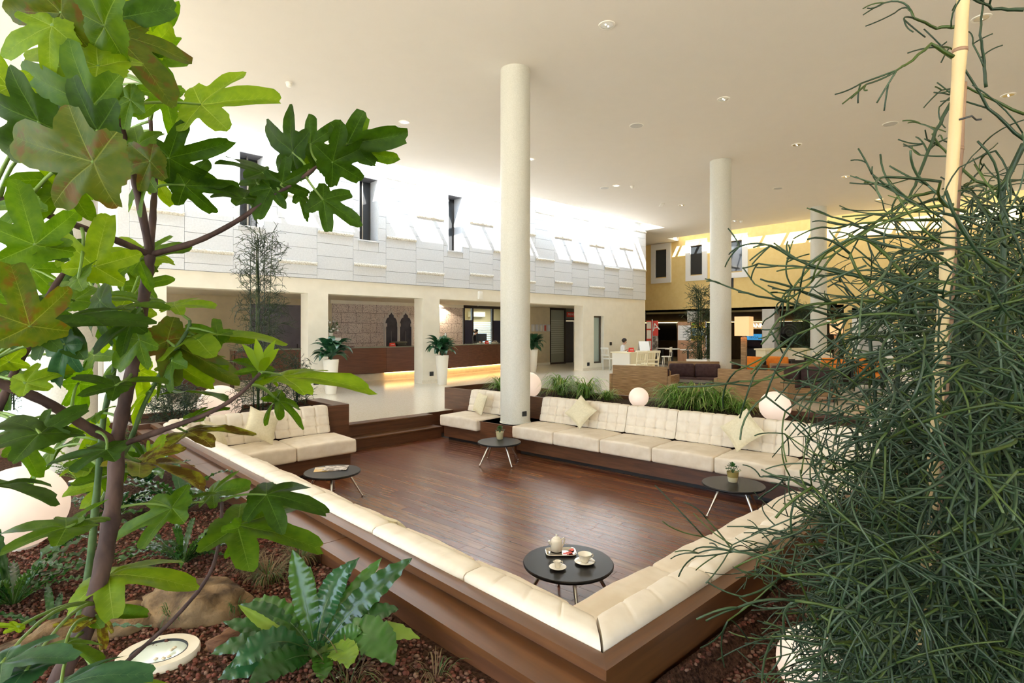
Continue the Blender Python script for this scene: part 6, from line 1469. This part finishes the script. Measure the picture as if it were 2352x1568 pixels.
# ---- distant upright shrubs of the same kind
def upright(loc, label, h, rad, stems, n, seed, r_=.004, pot=None, lev=2, tl=.16, taper=.6, cols=None):
    t = thing('upright_shrub', label, 'shrub', loc); rnd = random.Random(seed); mb = MB()
    z0 = 0
    if pot: z0 = pot(t)
    for k in range(stems):
        th = rnd.uniform(0, 6.28); rr = rad*.35*rnd.random(); top = Vector((cos(th)*rr*1.6, sin(th)*rr*1.6, z0+h*rnd.uniform(.85, 1.0))); a = Vector((cos(th)*rr, sin(th)*rr, z0)); st = curve3(a, (a+top)/2+Vector((rnd.uniform(-.05, .05), rnd.uniform(-.05, .05), 0)), top, 8)
        MB().tube(st, [r_*2.2*(1-.5*i/8) for i in range(9)], 6).build('stem', tw_m[rnd.choice((0, 0, 2))], t, 180)
    for k in range(n):
        s_ = rnd.random()**1.15; th = rnd.uniform(0, 6.28); rr = rad*(1-taper*s_)*rnd.uniform(.05, .65); p = Vector((cos(th)*rr, sin(th)*rr, z0+.05+h*.95*s_))
        twig(mb, p, Vector((cos(th), sin(th), rnd.uniform(-.1, 1.1))), tl*rnd.uniform(.6, 1.1), r_, lev, rnd, .05, 4)
    stuff(mb.build('twigs', tw_m, t, 180)); return t
upright((2.86, 8.62, .36), 'tall slender dark shrub in the left planter before the reception', 2.75, .42, 8, 520, 41, .0042, tl=.17, taper=.45)
upright((3.48, 8.78, .36), 'low bushy dark shrub at the end of the left planter', .78, .24, 6, 200, 42, .004, tl=.10, taper=.2)
upright((1.75, 8.70, .36), 'low spreading dark shrub in the left planter beside the globe lamp', .42, .46, 4, 260, 43, .004, tl=.12, taper=.2)
q = P(20, 800, 9.5); upright((q.x, q.y, .2), 'dark shrub behind the stout column near the glazing', 1.5, .5, 6, 260, 44, .006, tl=.2, taper=.3)
def box_pot(t):
    MB().add([(-.34, -.34, 0), (.34, -.34, 0), (.34, .34, 0), (-.34, .34, 0), (-.42, -.42, .5), (.42, -.42, .5), (.42, .42, .5), (-.42, .42, .5), (-.38, -.38, .5), (.38, -.38, .5), (.38, .38, .5), (-.38, .38, .5), (-.37, -.37, .44), (.37, -.37, .44), (.37, .37, .44), (-.37, .37, .44)], [(3, 2, 1, 0)]+[(i+o_, (i+1) % 4+o_, (i+1) % 4+o_+4, i+o_+4) for o_ in (0, 4, 8) for i in range(4)]+[(12, 13, 14, 15)]).build('pot', white_m, t, 0)
    return .45
q = PZ(1612, 824, .5); upright((q.x, q.y, 0), 'tall green shrub in a square white pot beside the round column', 2.75, .55, 6, 420, 45, .008, box_pot, tl=.28, taper=.3)
q = PXp(1852, 800, 23.5); upright((q.x, q.y, 0), 'wide green shrub in a square white pot before the bar recess', 2.1, .55, 6, 400, 46, .008, box_pot, tl=.28, taper=.25)
